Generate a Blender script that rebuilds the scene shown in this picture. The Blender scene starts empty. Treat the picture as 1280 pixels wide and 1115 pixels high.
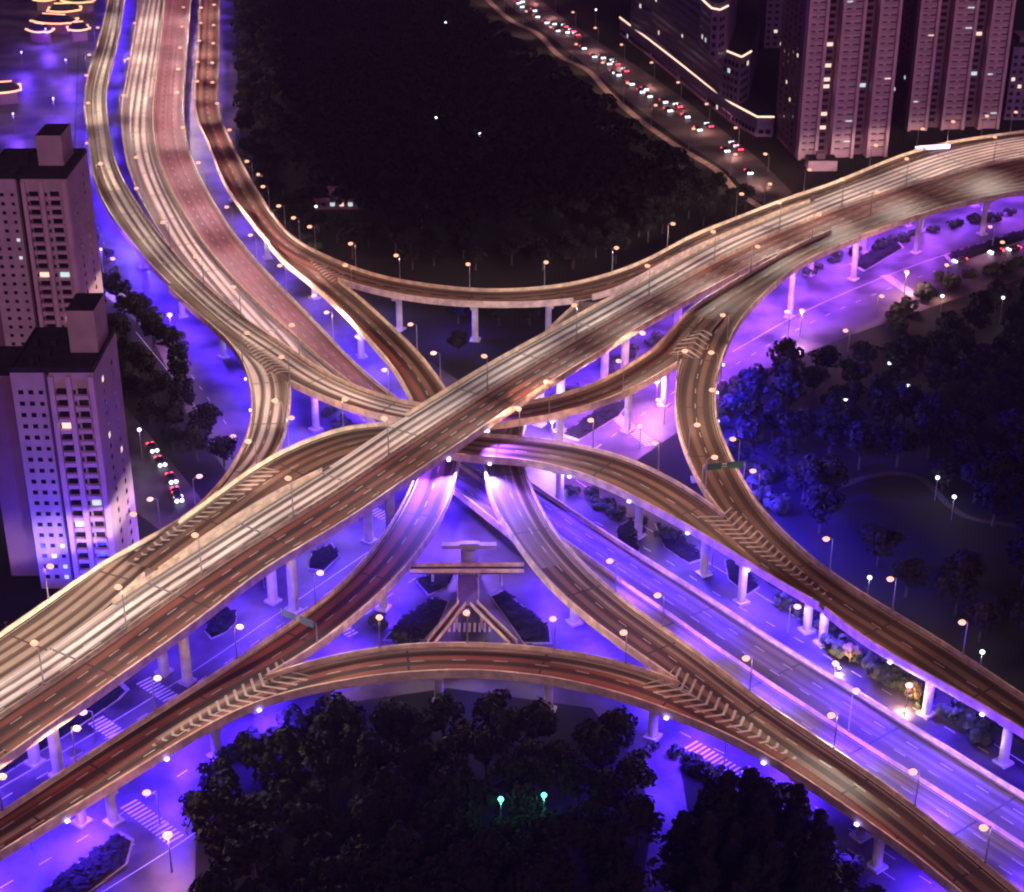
import bpy, math, random
import numpy as np
from mathutils import Vector
random.seed(7); rng = np.random.default_rng(7)
SC = bpy.context.scene
COL = SC.collection
# ------------------------------------------------------------------ camera
FPX, TH, CH = 2100.0, math.radians(27.0), 220.0
cam = bpy.data.cameras.new('camera'); co = bpy.data.objects.new('camera', cam); COL.objects.link(co)
co.location = (0, 0, CH); co.rotation_euler = (math.pi/2 - TH, 0, 0)
cam.sensor_width = 36; cam.lens = 36*FPX/1280; cam.clip_end = 6000; cam.clip_start = 1
cam.dof.use_dof = True; cam.dof.focus_distance = 100; cam.dof.aperture_fstop = 0.5
SC.camera = co
# ------------------------------------------------------------------ night sky
w = bpy.data.worlds.new('World'); SC.world = w; w.use_nodes = True
nt = w.node_tree; bg = nt.nodes['Background']
sky = nt.nodes.new('ShaderNodeTexSky'); sky.sky_type = 'NISHITA'; sky.sun_disc = False
sky.sun_elevation = math.radians(-2); sky.sun_rotation = math.radians(200)
tint = nt.nodes.new('ShaderNodeMixRGB'); tint.blend_type = 'MIX'; tint.inputs[0].default_value = 0.85
tint.inputs[2].default_value = (0.40, 0.12, 0.55, 1)
nt.links.new(sky.outputs[0], tint.inputs[1]); nt.links.new(tint.outputs[0], bg.inputs[0])
bg.inputs[1].default_value = 0.11
sl = bpy.data.lights.new('city_glow', 'SUN'); sl.energy = 0.5; sl.angle = math.radians(20); sl.color = (0.95, 0.50, 0.74)
so = bpy.data.objects.new('city_glow', sl); COL.objects.link(so); so.rotation_euler = (math.radians(62), 0, math.radians(14))
SC.view_settings.view_transform = 'Standard'; SC.view_settings.look = 'None'
SC.view_settings.exposure = 0.35; SC.view_settings.gamma = 1
SC.cycles.use_denoising = True; SC.cycles.max_bounces = 5; SC.cycles.diffuse_bounces = 2
SC.cycles.glossy_bounces = 2; SC.cycles.sample_clamp_indirect = 4; SC.cycles.use_light_tree = True
SC.cycles.caustics_reflective = False; SC.cycles.caustics_refractive = False
try: SC.cycles.denoiser = 'OPENIMAGEDENOISE'
except Exception: pass

LAMP_W, BLUE_W = 3000, 58000

# ------------------------------------------------------------------ pixel <-> world
ct, st = math.cos(TH), math.sin(TH)
def at(px, py, z=0.0):
    dx, dy = (px-640)/FPX, -(py-557.5)/FPX
    d = np.array([dx, dy*st+ct, dy*ct-st])
    t = (z-CH)/d[2]
    return np.array([d[0]*t, d[1]*t, z])
def proj(p):
    x, y, z = p[0], p[1], p[2]-CH
    zc = y*ct - z*st; v = y*st + z*ct
    return 640+FPX*x/zc, 557.5-FPX*v/zc

# ------------------------------------------------------------------ materials
def mat(name, col, rough=.8, noise=0.0, scale=0.5, emit=None, es=0, metal=0, c2=None, bump=0):
    m = bpy.data.materials.new(name); m.use_nodes = True; n = m.node_tree; b = n.nodes['Principled BSDF']
    b.inputs['Base Color'].default_value = (*col, 1); b.inputs['Roughness'].default_value = rough
    b.inputs['Metallic'].default_value = metal
    if noise or c2:
        tc = n.nodes.new('ShaderNodeTexCoord'); nz = n.nodes.new('ShaderNodeTexNoise')
        nz.inputs['Scale'].default_value = scale; nz.inputs['Detail'].default_value = 5
        n.links.new(tc.outputs['Object'], nz.inputs['Vector'])
        r = n.nodes.new('ShaderNodeValToRGB'); r.color_ramp.elements[0].position = .36; r.color_ramp.elements[1].position = .64
        a = tuple(x*(1-noise) for x in col); c = c2 or tuple(min(1, x*(1+noise)) for x in col)
        r.color_ramp.elements[0].color = (*a, 1); r.color_ramp.elements[1].color = (*c, 1)
        n.links.new(nz.outputs['Fac'], r.inputs[0]); n.links.new(r.outputs[0], b.inputs['Base Color'])
        if bump:
            bp = n.nodes.new('ShaderNodeBump'); bp.inputs['Strength'].default_value = bump; bp.inputs['Distance'].default_value = .3
            n.links.new(nz.outputs['Fac'], bp.inputs['Height']); n.links.new(bp.outputs[0], b.inputs['Normal'])
    if emit:
        b.inputs['Emission Color'].default_value = (*emit, 1); b.inputs['Emission Strength'].default_value = es
        m.cycles.emission_sampling = 'NONE'
    return m
def roadmat(name, ca, cb, cc, rough=.72, freq=1.1, joints=True, band=0):
    """asphalt with lengthwise streaks that imitate light trails: uv.x metres across, uv.y metres along"""
    m = bpy.data.materials.new(name); m.use_nodes = True; n = m.node_tree; L = n.links; b = n.nodes['Principled BSDF']
    b.inputs['Roughness'].default_value = rough
    uv = n.nodes.new('ShaderNodeUVMap'); uv.uv_map = 'UVMap'
    def nz(sx, sy, det=3, off=0):
        mp = n.nodes.new('ShaderNodeMapping'); mp.inputs['Scale'].default_value = (sx, sy, 1); mp.inputs['Location'].default_value = (off, off, off)
        q = n.nodes.new('ShaderNodeTexNoise'); q.inputs['Scale'].default_value = 1; q.inputs['Detail'].default_value = det
        L.new(uv.outputs[0], mp.inputs[0]); L.new(mp.outputs[0], q.inputs[0]); return q.outputs['Fac']
    r = n.nodes.new('ShaderNodeValToRGB'); e = r.color_ramp.elements
    e[0].position = .34; e[0].color = (*ca, 1); e[1].position = .66; e[1].color = (*cc, 1)
    k = e.new(.5); k.color = (*cb, 1)
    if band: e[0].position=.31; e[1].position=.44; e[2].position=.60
    if band:       # painted light trails: a pale band in each lane, darker at the lane edges
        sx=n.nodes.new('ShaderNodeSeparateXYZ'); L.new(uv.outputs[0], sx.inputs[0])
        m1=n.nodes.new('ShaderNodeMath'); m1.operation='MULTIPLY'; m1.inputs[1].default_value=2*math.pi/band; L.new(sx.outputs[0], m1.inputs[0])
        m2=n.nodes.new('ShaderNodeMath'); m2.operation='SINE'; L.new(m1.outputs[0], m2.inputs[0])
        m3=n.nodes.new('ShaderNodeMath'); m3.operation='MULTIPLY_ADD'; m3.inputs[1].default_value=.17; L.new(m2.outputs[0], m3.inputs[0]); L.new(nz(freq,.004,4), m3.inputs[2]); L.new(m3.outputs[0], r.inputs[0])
    else: L.new(nz(freq, .004, 4), r.inputs[0])
    r2 = n.nodes.new('ShaderNodeValToRGB'); r2.color_ramp.elements[0].position = .3; r2.color_ramp.elements[1].position = .7
    r2.color_ramp.elements[0].color = (.62, .62, .62, 1); r2.color_ramp.elements[1].color = (1.25, 1.2, 1.15, 1)
    L.new(nz(.16, .05, 6, 3), r2.inputs[0])
    mu = n.nodes.new('ShaderNodeMixRGB'); mu.blend_type = 'MULTIPLY'; mu.inputs[0].default_value = 1
    L.new(r.outputs[0], mu.inputs[1]); L.new(r2.outputs[0], mu.inputs[2]); out = mu.outputs[0]
    if joints:      # expansion joints every 30 m
        sp = n.nodes.new('ShaderNodeSeparateXYZ'); L.new(uv.outputs[0], sp.inputs[0])
        dv = n.nodes.new('ShaderNodeMath'); dv.operation = 'DIVIDE'; dv.inputs[1].default_value = 29.5; L.new(sp.outputs[1], dv.inputs[0])
        fr = n.nodes.new('ShaderNodeMath'); fr.operation = 'FRACT'; L.new(dv.outputs[0], fr.inputs[0])
        lt = n.nodes.new('ShaderNodeMath'); lt.operation = 'LESS_THAN'; lt.inputs[1].default_value = .018; L.new(fr.outputs[0], lt.inputs[0])
        mj = n.nodes.new('ShaderNodeMixRGB'); L.new(lt.outputs[0], mj.inputs[0]); L.new(out, mj.inputs[1])
        mj.inputs[2].default_value = (*[c*.45 for c in cb], 1); out = mj.outputs[0]
    L.new(out, b.inputs['Base Color'])
    return m
M = {}
M['pale']   = roadmat('pale_trail_lane', (.09, .07, .06), (.42, .38, .34), (.95, .93, .88), freq=.8, band=2.9)  # headlight trails put into the colour as pale bands
M['brown']  = roadmat('brown_asphalt', (.022, .011, .008), (.062, .030, .020), (.21, .125, .08), freq=.7, band=3.4)
M['red']    = roadmat('reddish_asphalt', (.018, .005, .005), (.055, .015, .011), (.26, .075, .05), freq=.7, band=3.6)
M['rose']   = roadmat('rose_asphalt', (.15, .055, .08), (.28, .10, .13), (.46, .22, .26), freq=.5)
M['tan']    = roadmat('tan_asphalt', (.06, .04, .028), (.15, .10, .07), (.46, .36, .27), freq=.7, band=3.2)
M['violet'] = roadmat('grey_asphalt', (.11, .09, .10), (.17, .14, .15), (.28, .24, .25), freq=.6)
M['street'] = mat('street_asphalt', (.018, .016, .02), .5, c2=(.17,.14,.145), scale=.06, noise=.01, bump=0)
M['edge_shade'] = mat('deck_edge_shade', (.022, .014, .012), .9, .3, .5)  # dark deck strips along the parapets, shade put into the colour
M['spaint'] = mat('street_paint', (.8, .78, .74), .5, .1, 1)
M['conc']   = mat('bare_concrete', (.42, .38, .35), .8, .2, .3)
M['para']   = mat('barrier_concrete', (.70, .56, .40), .65, .25, .4)
M['pillar'] = mat('pillar_concrete', (.55, .52, .52), .75, .15, .4)
M['paint']  = mat('road_paint', (.50, .46, .40), .5, .15, 1)
M['steel']  = mat('galvanised_steel', (.35, .33, .34), .4, metal=.6)
M['warm']   = mat('lamp_glow', (1, .7, .5), .4, emit=(1,.50,.29), es=1.15)
M['white']  = mat('white_glow', (1, 1, 1), .4, emit=(.75, .9, 1), es=2.2)
M['redl']   = mat('tail_lamp', (.6, .02, .03), .4, emit=(1, .06, .1), es=5)
M['blue']   = mat('blue_flood', (.3, .3, 1), .4, emit=(.35, .3, 1), es=8)
M['green']  = mat('green_glow', (.2, .9, .6), .4, emit=(.12, .85, .5), es=3)
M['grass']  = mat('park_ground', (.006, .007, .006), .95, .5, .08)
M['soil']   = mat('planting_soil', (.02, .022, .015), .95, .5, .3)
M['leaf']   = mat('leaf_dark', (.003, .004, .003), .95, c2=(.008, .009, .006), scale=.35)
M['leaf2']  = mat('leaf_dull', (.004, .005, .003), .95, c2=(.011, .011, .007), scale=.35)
M['bark']   = mat('bark', (.07, .05, .035), .9, .3, 3)
M['kerb']   = mat('kerb_stone', (.4, .36, .33), .8, .15, 1)
M['walk']   = mat('paving', (.30, .24, .20), .8, .3, .4)

# ------------------------------------------------------------------ mesh helpers
class MB:
    def __init__(s): s.v=[]; s.f=[]; s.m=[]; s.uv=[]
    def quad(s, a, b, c, d, mi=0, uv=None):
        i=len(s.v); s.v += [tuple(a),tuple(b),tuple(c),tuple(d)]; s.f.append((i,i+1,i+2,i+3)); s.m.append(mi); s.uv.append(uv or [(0,0)]*4)
    def poly(s, pts, mi=0):
        i=len(s.v); s.v += [tuple(p) for p in pts]; s.f.append(tuple(range(i,i+len(pts)))); s.m.append(mi); s.uv.append([(p[0],p[1]) for p in pts])
    def prism(s, pts, z0, z1, mi=0, top=None, bottom=True):
        """pts: counter-clockwise outline"""
        n=len(pts); lo=[(p[0],p[1],z0) for p in pts]; hi=[(p[0],p[1],z1) for p in pts]
        for k in range(n):
            j=(k+1)%n; s.quad(lo[k],lo[j],hi[j],hi[k],mi)
        s.poly(hi, mi if top is None else top)
        if bottom: s.poly(lo[::-1], mi)
    def box(s, c, size, rz=0, mi=0, top=None):
        hx,hy=size[0]/2,size[1]/2; ca,sa=math.cos(rz),math.sin(rz)
        pts=[(c[0]+x*ca-y*sa, c[1]+x*sa+y*ca) for x,y in((-hx,-hy),(hx,-hy),(hx,hy),(-hx,hy))]
        s.prism(pts, c[2]-size[2]/2, c[2]+size[2]/2, mi, top)
    def tube(s, a, b, r0, r1, n=8, mi=0):
        a=Vector(a); b=Vector(b); d=(b-a).normalized(); u=d.orthogonal().normalized(); w_=d.cross(u)
        A=[a+(u*math.cos(2*math.pi*k/n)+w_*math.sin(2*math.pi*k/n))*r0 for k in range(n)]
        B=[b+(u*math.cos(2*math.pi*k/n)+w_*math.sin(2*math.pi*k/n))*r1 for k in range(n)]
        for k in range(n):
            j=(k+1)%n; s.quad(A[k],A[j],B[j],B[k],mi)
        s.poly(A[::-1],mi); s.poly(B,mi)
    def ball(s, c, rx, ry, rz, n=8, mi=0):
        rows=[]
        for i in range(n//2+1):
            ph=-math.pi/2+math.pi*i/(n//2)
            rows.append([(c[0]+rx*math.cos(ph)*math.cos(2*math.pi*k/n), c[1]+ry*math.cos(ph)*math.sin(2*math.pi*k/n), c[2]+rz*math.sin(ph)) for k in range(n)])
        for i in range(n//2):
            for k in range(n):
                j=(k+1)%n; s.quad(rows[i][k],rows[i][j],rows[i+1][j],rows[i+1][k],mi)
    def mesh(s, name, mats, merge=False):
        me=bpy.data.meshes.new(name); me.from_pydata(s.v,[],s.f)
        for m in mats: me.materials.append(m)
        if len(mats)>1: me.polygons.foreach_set('material_index', s.m)
        ul=me.uv_layers.new(name='UVMap')
        ul.data.foreach_set('uv', [c for q in s.uv for p in q for c in p])
        me.update(); return me
    def build(s, name, mats, parent=None, loc=None):
        if not isinstance(mats,(list,tuple)): mats=[mats]
        o=bpy.data.objects.new(name, s.mesh(name, mats)); COL.objects.link(o)
        if parent: o.parent=parent
        if loc is not None: o.location=loc
        return o
def tag(o, label=None, cat=None, group=None, kind=None):
    if label: o['label']=label
    if cat: o['category']=cat
    if group: o['group']=group
    if kind: o['kind']=kind
    return o
def empty(name, loc=(0,0,0), rz=0):
    o=bpy.data.objects.new(name,None); COL.objects.link(o); o.location=loc; o.rotation_euler=(0,0,rz); o.empty_display_size=.5
    return o
def copy_tree(o, parent=None):
    c=o.copy(); COL.objects.link(c); c.parent=parent
    for ch in [x for x in o.children]: copy_tree(ch, c)
    return c
def light(name, kind, loc, energy, color, parent=None, size=None, blend=.6, aim=None, radius=.5):
    l=bpy.data.lights.new(name, kind); l.energy=energy; l.color=color; l.shadow_soft_size=radius
    if kind=='SPOT': l.spot_size=size; l.spot_blend=blend
    o=bpy.data.objects.new(name,l); COL.objects.link(o); o.location=loc
    if aim is not None: o.rotation_euler=(Vector(aim)-Vector(loc)).to_track_quat('-Z','Y').to_euler()
    if parent: o.parent=parent
    return o
ORD=['first','second','third','fourth','fifth','sixth','seventh','eighth','ninth','tenth','eleventh','twelfth','thirteenth','fourteenth','fifteenth','sixteenth','seventeenth','eighteenth','nineteenth','twentieth','twenty-first','twenty-second','twenty-third','twenty-fourth']

# ------------------------------------------------------------------ roads: two traced edges -> ribbon
def crspline(P, n=12):
    P=np.array(P,float); Q=np.vstack([2*P[0]-P[1],P,2*P[-1]-P[-2]]); out=[]
    for i in range(1,len(Q)-2):
        p0,p1,p2,p3=Q[i-1],Q[i],Q[i+1],Q[i+2]
        for k in range(n):
            t=k/n; out.append(.5*((2*p1)+(-p0+p2)*t+(2*p0-5*p1+4*p2-p3)*t*t+(-p0+3*p1-3*p2+p3)*t**3))
    out.append(P[-1]); return np.array(out)
def resample(P, n):
    d=np.r_[0,np.cumsum(np.linalg.norm(np.diff(P,axis=0),axis=1))]; s=np.linspace(0,d[-1],n)
    return np.stack([np.interp(s,d,P[:,k]) for k in range(P.shape[1])],1)
def smooth(a, k):
    a=np.asarray(a,float); pad=np.pad(a,[(k,k)]+[(0,0)]*(a.ndim-1),mode='reflect',reflect_type='odd'); ker=np.ones(2*k+1)/(2*k+1)
    if a.ndim==1: return np.convolve(pad,ker,'valid')
    return np.stack([np.convolve(pad[:,i],ker,'valid') for i in range(a.shape[1])],1)
class Road: pass
R={}
def ribbon(key, s1, s2, zp, z_over_z=None):
    """s1 / s2: traced pixel edges, zp: height profile [(t,z)...]"""
    r=Road(); r.key=key
    def edge(px):
        e=resample(crspline(px),200); t=np.linspace(0,1,200); z=np.interp(t,[q[0] for q in zp],[q[1] for q in zp]); z=smooth(z,9)
        return np.array([at(e[i,0],e[i,1],z[i]) for i in range(200)])
    a,b=edge(s1),edge(s2)
    c=(resample(a,200)+resample(b,200))/2; L=np.linalg.norm(np.diff(c[:,:2],axis=0),axis=1).sum(); n=max(20,int(L/3))
    c=smooth(resample(c,n),4)
    tg=np.gradient(c[:,:2],axis=0); tg/=np.linalg.norm(tg,axis=1)[:,None]; nm=np.stack([-tg[:,1],tg[:,0]],1)
    def off(e):
        o=np.zeros(n)
        for i in range(n):
            d=e[:,:2]-c[i,:2]; lo=d@tg[i]; la=d@nm[i]; m=np.abs(lo)+ .15*np.abs(la); j=int(np.argmin(m)); o[i]=la[j]
        return smooth(o,4)
    o1,o2=off(a),off(b); ctr=(o1+o2)/2
    r.hw=np.abs(o1-o2)/2; r.sg=np.sign(np.median(o1-o2)); c[:,:2]+=nm*ctr[:,None]; c[:,:2]=smooth(c[:,:2],3)
    tg=np.gradient(c[:,:2],axis=0); tg/=np.linalg.norm(tg,axis=1)[:,None]
    r.c=c[:,:2]; r.z=c[:,2].copy(); r.t=tg; r.n=np.stack([-tg[:,1],tg[:,0]],1)*r.sg   # n points to side 1
    r.v=np.r_[0,np.cumsum(np.linalg.norm(np.diff(r.c,axis=0),axis=1))]; R[key]=r
    return r
def locate(r, p):
    d=r.c-p; i=int(np.argmin((d**2).sum(1))); q=p-r.c[i]; return i, float(q@r.n[i]), float(q@r.t[i])
def inside(r, p, pad=0.0):
    i,la,lo=locate(r,p)
    if (i==0 and lo<-1.5) or (i==len(r.c)-1 and lo>1.5): return None
    return i if abs(la)<r.hw[i]+pad else None
def edgepx(r, x=None): pass

ribbon('M',
 [(-190,975),(-90,910),(0,852),(81,801),(151,749),(217,708),(302,654),(370,612),(440,567),(490,532),(530,507),(607,460),(736,387),(817,342),(894,300),(975,266),(1040,240),(1100,218),(1172,192),(1240,176),(1290,168),(1400,155)],
 [(-190,1085),(-90,1020),(0,954),(64,911),(151,848),(240,784),(332,711),(409,668),(513,598),(570,562),(640,512),(736,453),(800,414),(840,391),(894,362),(951,332),(1040,292),(1100,272),(1155,255),(1210,243),(1290,230),(1400,217)],
 [(0,17),(.25,19),(.45,23),(.6,23),(.8,18),(1,16)])
ribbon('T',
 [(246,-70),(239,0),(235,56),(231,113),(231,160),(243,207),(271,260),(300,303),(343,352),(398,408),(440,453),(493,498),(560,545),(610,575),(656,601),(751,665),(840,721),(896,756),(957,797),(1018,834),(1152,918),(1280,997),(1420,1083)],
 [(182,-70),(173,0),(167,47),(159,94),(152,135),(153,175),(163,220),(185,268),(222,325),(262,370),(310,412),(375,460),(430,500),(490,550),(560,608),(625,660),(700,722),(780,785),(860,845),(960,915),(1065,985),(1170,1052),(1280,1128),(1420,1222)],
 [(0,8),(.3,7),(.45,6),(.7,6.5),(1,7)])
ribbon('A',
 [(164,-60),(156,0),(148.5,49),(135,105),(133.5,132),(138,170),(147,210),(173,258),(214.5,314.5),(256.5,359),(305.5,400.6),(369.5,442),(400,464),(456.5,490),(522,508),(590,513),(666,504),(732,487),(769.5,468),(798,451),(840,421),(875,396),(943,354),(988,326),(1040,300),(1096,277),(1150,254),(1200,240),(1290,224),(1400,210)],
 [(143,-60),(135,0),(122,55),(110,94),(105,132),(109,170),(116.5,222),(135,265),(165.5,307),(200,346),(238,382),(281,419),(322,453),(362,480),(400,498),(456.5,518),(490,525),(560,536),(611,534),(694,521),(769.5,500),(840,462),(880,433),(920,400),(965,369),(1015,337),(1070,310),(1115,292),(1172,270),(1230,254),(1290,241),(1400,228)],
 [(0,11),(.2,13),(.4,16),(.55,17),(.7,15.5),(.85,15.5),(1,17)])
ribbon('A1',
 [(256.5,359),(300,397),(330,425),(352,448),(364,475),(363,505),(356,547),(345,571.6),(326,595),(290,627),(240,672),(200,712),(151,757),(81,808),(0,859),(-90,917),(-190,982)],
 [(200,346),(238,382),(281,419),(302,450),(312,480),(315,510),(309,545),(294,579),(256.5,628),(200,670),(160,693),(110,727),(60,760),(0,800),(-90,862),(-190,930)],
 [(0,15.5),(.2,16.5),(.45,17.5),(.7,17.8),(1,17)])
ribbon('D',
 [(1074,772),(1040,752),(985,718),(930,668),(885,630),(840,600),(769.5,571),(732,559.6),(675,552),(598,545),(550,543),(500,547),(438,558),(388,572),(332,596),(285,625),(230,660),(170,700)],
 [(1066,782),(1040,768),(994.5,744.5),(928.5,703),(877.7,671),(840,648),(769.5,612),(713,590),(656.5,578),(600,574.6),(545,576),(490,585),(430,602),(370,625),(302,657),(245,692),(190,728)],
 [(0,14),(.2,14.5),(.45,16.5),(.65,17),(.85,18),(1,18.5)])
ribbon('F',
 [(1070,312),(1015,338),(970,372),(932,413),(913,437),(902,458),(894,492),(895,520),(904,552),(920.6,586),(942,625),(962,650),(1002,690),(1040,720),(1074,743),(1169,800),(1280,874),(1400,955)],
 [(1040,300),(975,345),(925,380),(885,415),(858,440),(847,465),(844,492),(845,530),(856.5,567.5),(875,607),(893,636),(928.5,672),(980,720),(1035,768),(1085,807),(1186,862),(1280,918),(1400,995)],
 [(0,15.5),(.2,15),(.5,14.5),(1,13.5)])
ribbon('C',
 [(280,-60),(275,0),(274,75),(273,122),(278.5,154),(302,204),(336,262),(369.5,301),(417.7,326),(474,347),(549.5,360),(600,364.5),(675,362.6),(732,353),(807,336),(860,308),(913,284),(975,256),(1040,232),(1100,206),(1150,188),(1200,177),(1280,165),(1390,152)],
 [(256,-60),(250,0),(247.5,56.5),(243,113),(245,145),(262,184),(279,228),(315,280),(350,317),(390,337),(431,354.6),(474,366),(531,376),(600,381),(675,380),(739,374),(800,352),(860,325),(913,300),(975,270),(1040,245),(1100,222),(1150,203),(1200,190),(1280,178),(1390,165)],
 [(0,12),(.3,14),(.55,16),(.75,17.5),(1,16)])
ribbon('C2',
 [(369.5,303),(400,327),(431,356.5),(485.5,405.5),(531,451),(557,488),(574,520),(578,552),(572,590),(556,641),(519,698),(479,743),(434,781),(380,823),(330,850),(240,900),(150,958),(60,1015),(0,1055),(-120,1130)],
 [(330,297),(360,331),(380,345),(436.5,400),(493,464),(512,500),(524,530),(528,560),(522,592),(514,612),(482,668),(426,735),(378,771.6),(282,837),(208,884),(134,931),(60,980),(0,1021),(-60,1060),(-120,1100)],
 [(0,15),(.15,15),(.35,12),(.5,10),(.7,11),(1,10)])
ribbon('H',
 [(760,385),(735,410),(700,450),(668,500),(653,545),(653,582),(666,614),(694,667),(747,725),(800,768),(839,797),(895,838),(940,872),(1051.5,946),(1120,993),(1186,1045),(1263,1110),(1340,1172)],
 [(730,372),(700,400),(660,440),(625,490),(608,540),(605,582),(610,625),(630,656),(675,723),(700,746),(756.5,793),(815,836),(870,873),(960,930),(1050,990),(1125,1045),(1200,1108),(1270,1170)],
 [(0,15),(.2,12.5),(.4,10.5),(.6,11.5),(1,10.5)])
ribbon('G',
 [(-120,1120),(0,1048),(70,1003),(150,950),(240,893),(320,848),(374,830),(434,819),(491,810),(580,806),(626.5,809.5),(700,815),(775,830),(817,842),(885,872),(960,912),(1052,972),(1132,1032),(1212,1096),(1290,1160)],
 [(-120,1150),(0,1070),(101,1010),(168,968),(269,905),(336,872),(396.5,858),(453,851),(528,843),(580,841),(626.5,844),(700,853),(775,871),(832,891),(888,914),(940,937),(984,964),(1135,1068),(1183,1106),(1250,1165)],
 [(0,10),(.3,11),(.6,12),(1,10.5)])

# merges: the second road takes the height of the first where they run together
def merge(a, b):
    ra,rb=R[a],R[b]
    z=ra.z.copy()
    for i in range(len(ra.c)):
        j,la,lo=locate(rb,ra.c[i])
        if (j==0 or j==len(rb.c)-1) and abs(lo)>6: continue
        if abs(ra.z[i]-rb.z[j])>6: continue
        gap=max(0,abs(la)-rb.hw[j]-ra.hw[i]); wgt=max(0,1-gap/10); wgt=wgt*wgt*(3-2*wgt)
        if wgt>0: z[i]=ra.z[i]*(1-wgt)+rb.z[j]*wgt
    ra.z=smooth(z,3) if a!='x' else z
for a,b in (('A','M'),('A1','A'),('A1','M'),('D','M'),('F','A'),('D','F'),('C','M'),('C2','C'),('G','C2'),('H','G')): merge(a,b)
LIFT={'M':.06,'A':.03,'F':0,'D':-.03,'A1':-.06,'C':-.03,'C2':-.06,'T':0,'H':0,'G':-.04}
def touching(ra,rb,p,z,pad):
    i=inside(rb,p,pad)
    return i is not None and abs(rb.z[i]-z)<2.6
ORDER=list(R)
INFO={'M':('wide straight flyover with white lined lanes crossing over everything','top flyover',4),
 'T':('low wide trunk viaduct curving from the top left to the bottom right','low trunk viaduct',6),
 'A':('pale ramp from the top left passing under the main flyover to the right edge','pale left ramp',2),
 'A1':('short curved ramp bending down beside the left tower into the main flyover','left bend ramp',2),
 'D':('brown arched ramp from the right fork passing under the main flyover','brown arched ramp',2),
 'F':('brown ramp curving tightly past the dark park on the right','right bend ramp',2),
 'C':('orange ramp from the top edge sweeping round the dark park to the right','orange top ramp',2),
 'C2':('dark red ramp diving under the main flyover towards the bottom left','dark red ramp',2),
 'H':('purple and brown ramp from the centre down to the bottom right corner','centre right ramp',2),
 'G':('arched ramp across the bottom joining the two lower forks','bottom arch ramp',2)}
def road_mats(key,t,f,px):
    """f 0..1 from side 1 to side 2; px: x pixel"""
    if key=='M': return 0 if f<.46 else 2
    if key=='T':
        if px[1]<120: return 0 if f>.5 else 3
        if px[0]<560: return 3 if f<.5 else 0 if .55<f<.85 else 5  # narrow pale strip imitates a light trail
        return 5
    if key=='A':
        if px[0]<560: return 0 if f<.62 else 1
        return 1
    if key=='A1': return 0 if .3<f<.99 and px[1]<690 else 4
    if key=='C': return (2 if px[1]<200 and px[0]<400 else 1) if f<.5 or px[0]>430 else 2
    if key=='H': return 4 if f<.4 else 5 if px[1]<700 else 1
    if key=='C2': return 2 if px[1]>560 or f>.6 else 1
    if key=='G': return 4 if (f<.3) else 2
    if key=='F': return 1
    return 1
RM=[M['pale'],M['brown'],M['red'],M['rose'],M['tan'],M['violet'],M['conc'],M['edge_shade']]
ROADS={}
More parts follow.
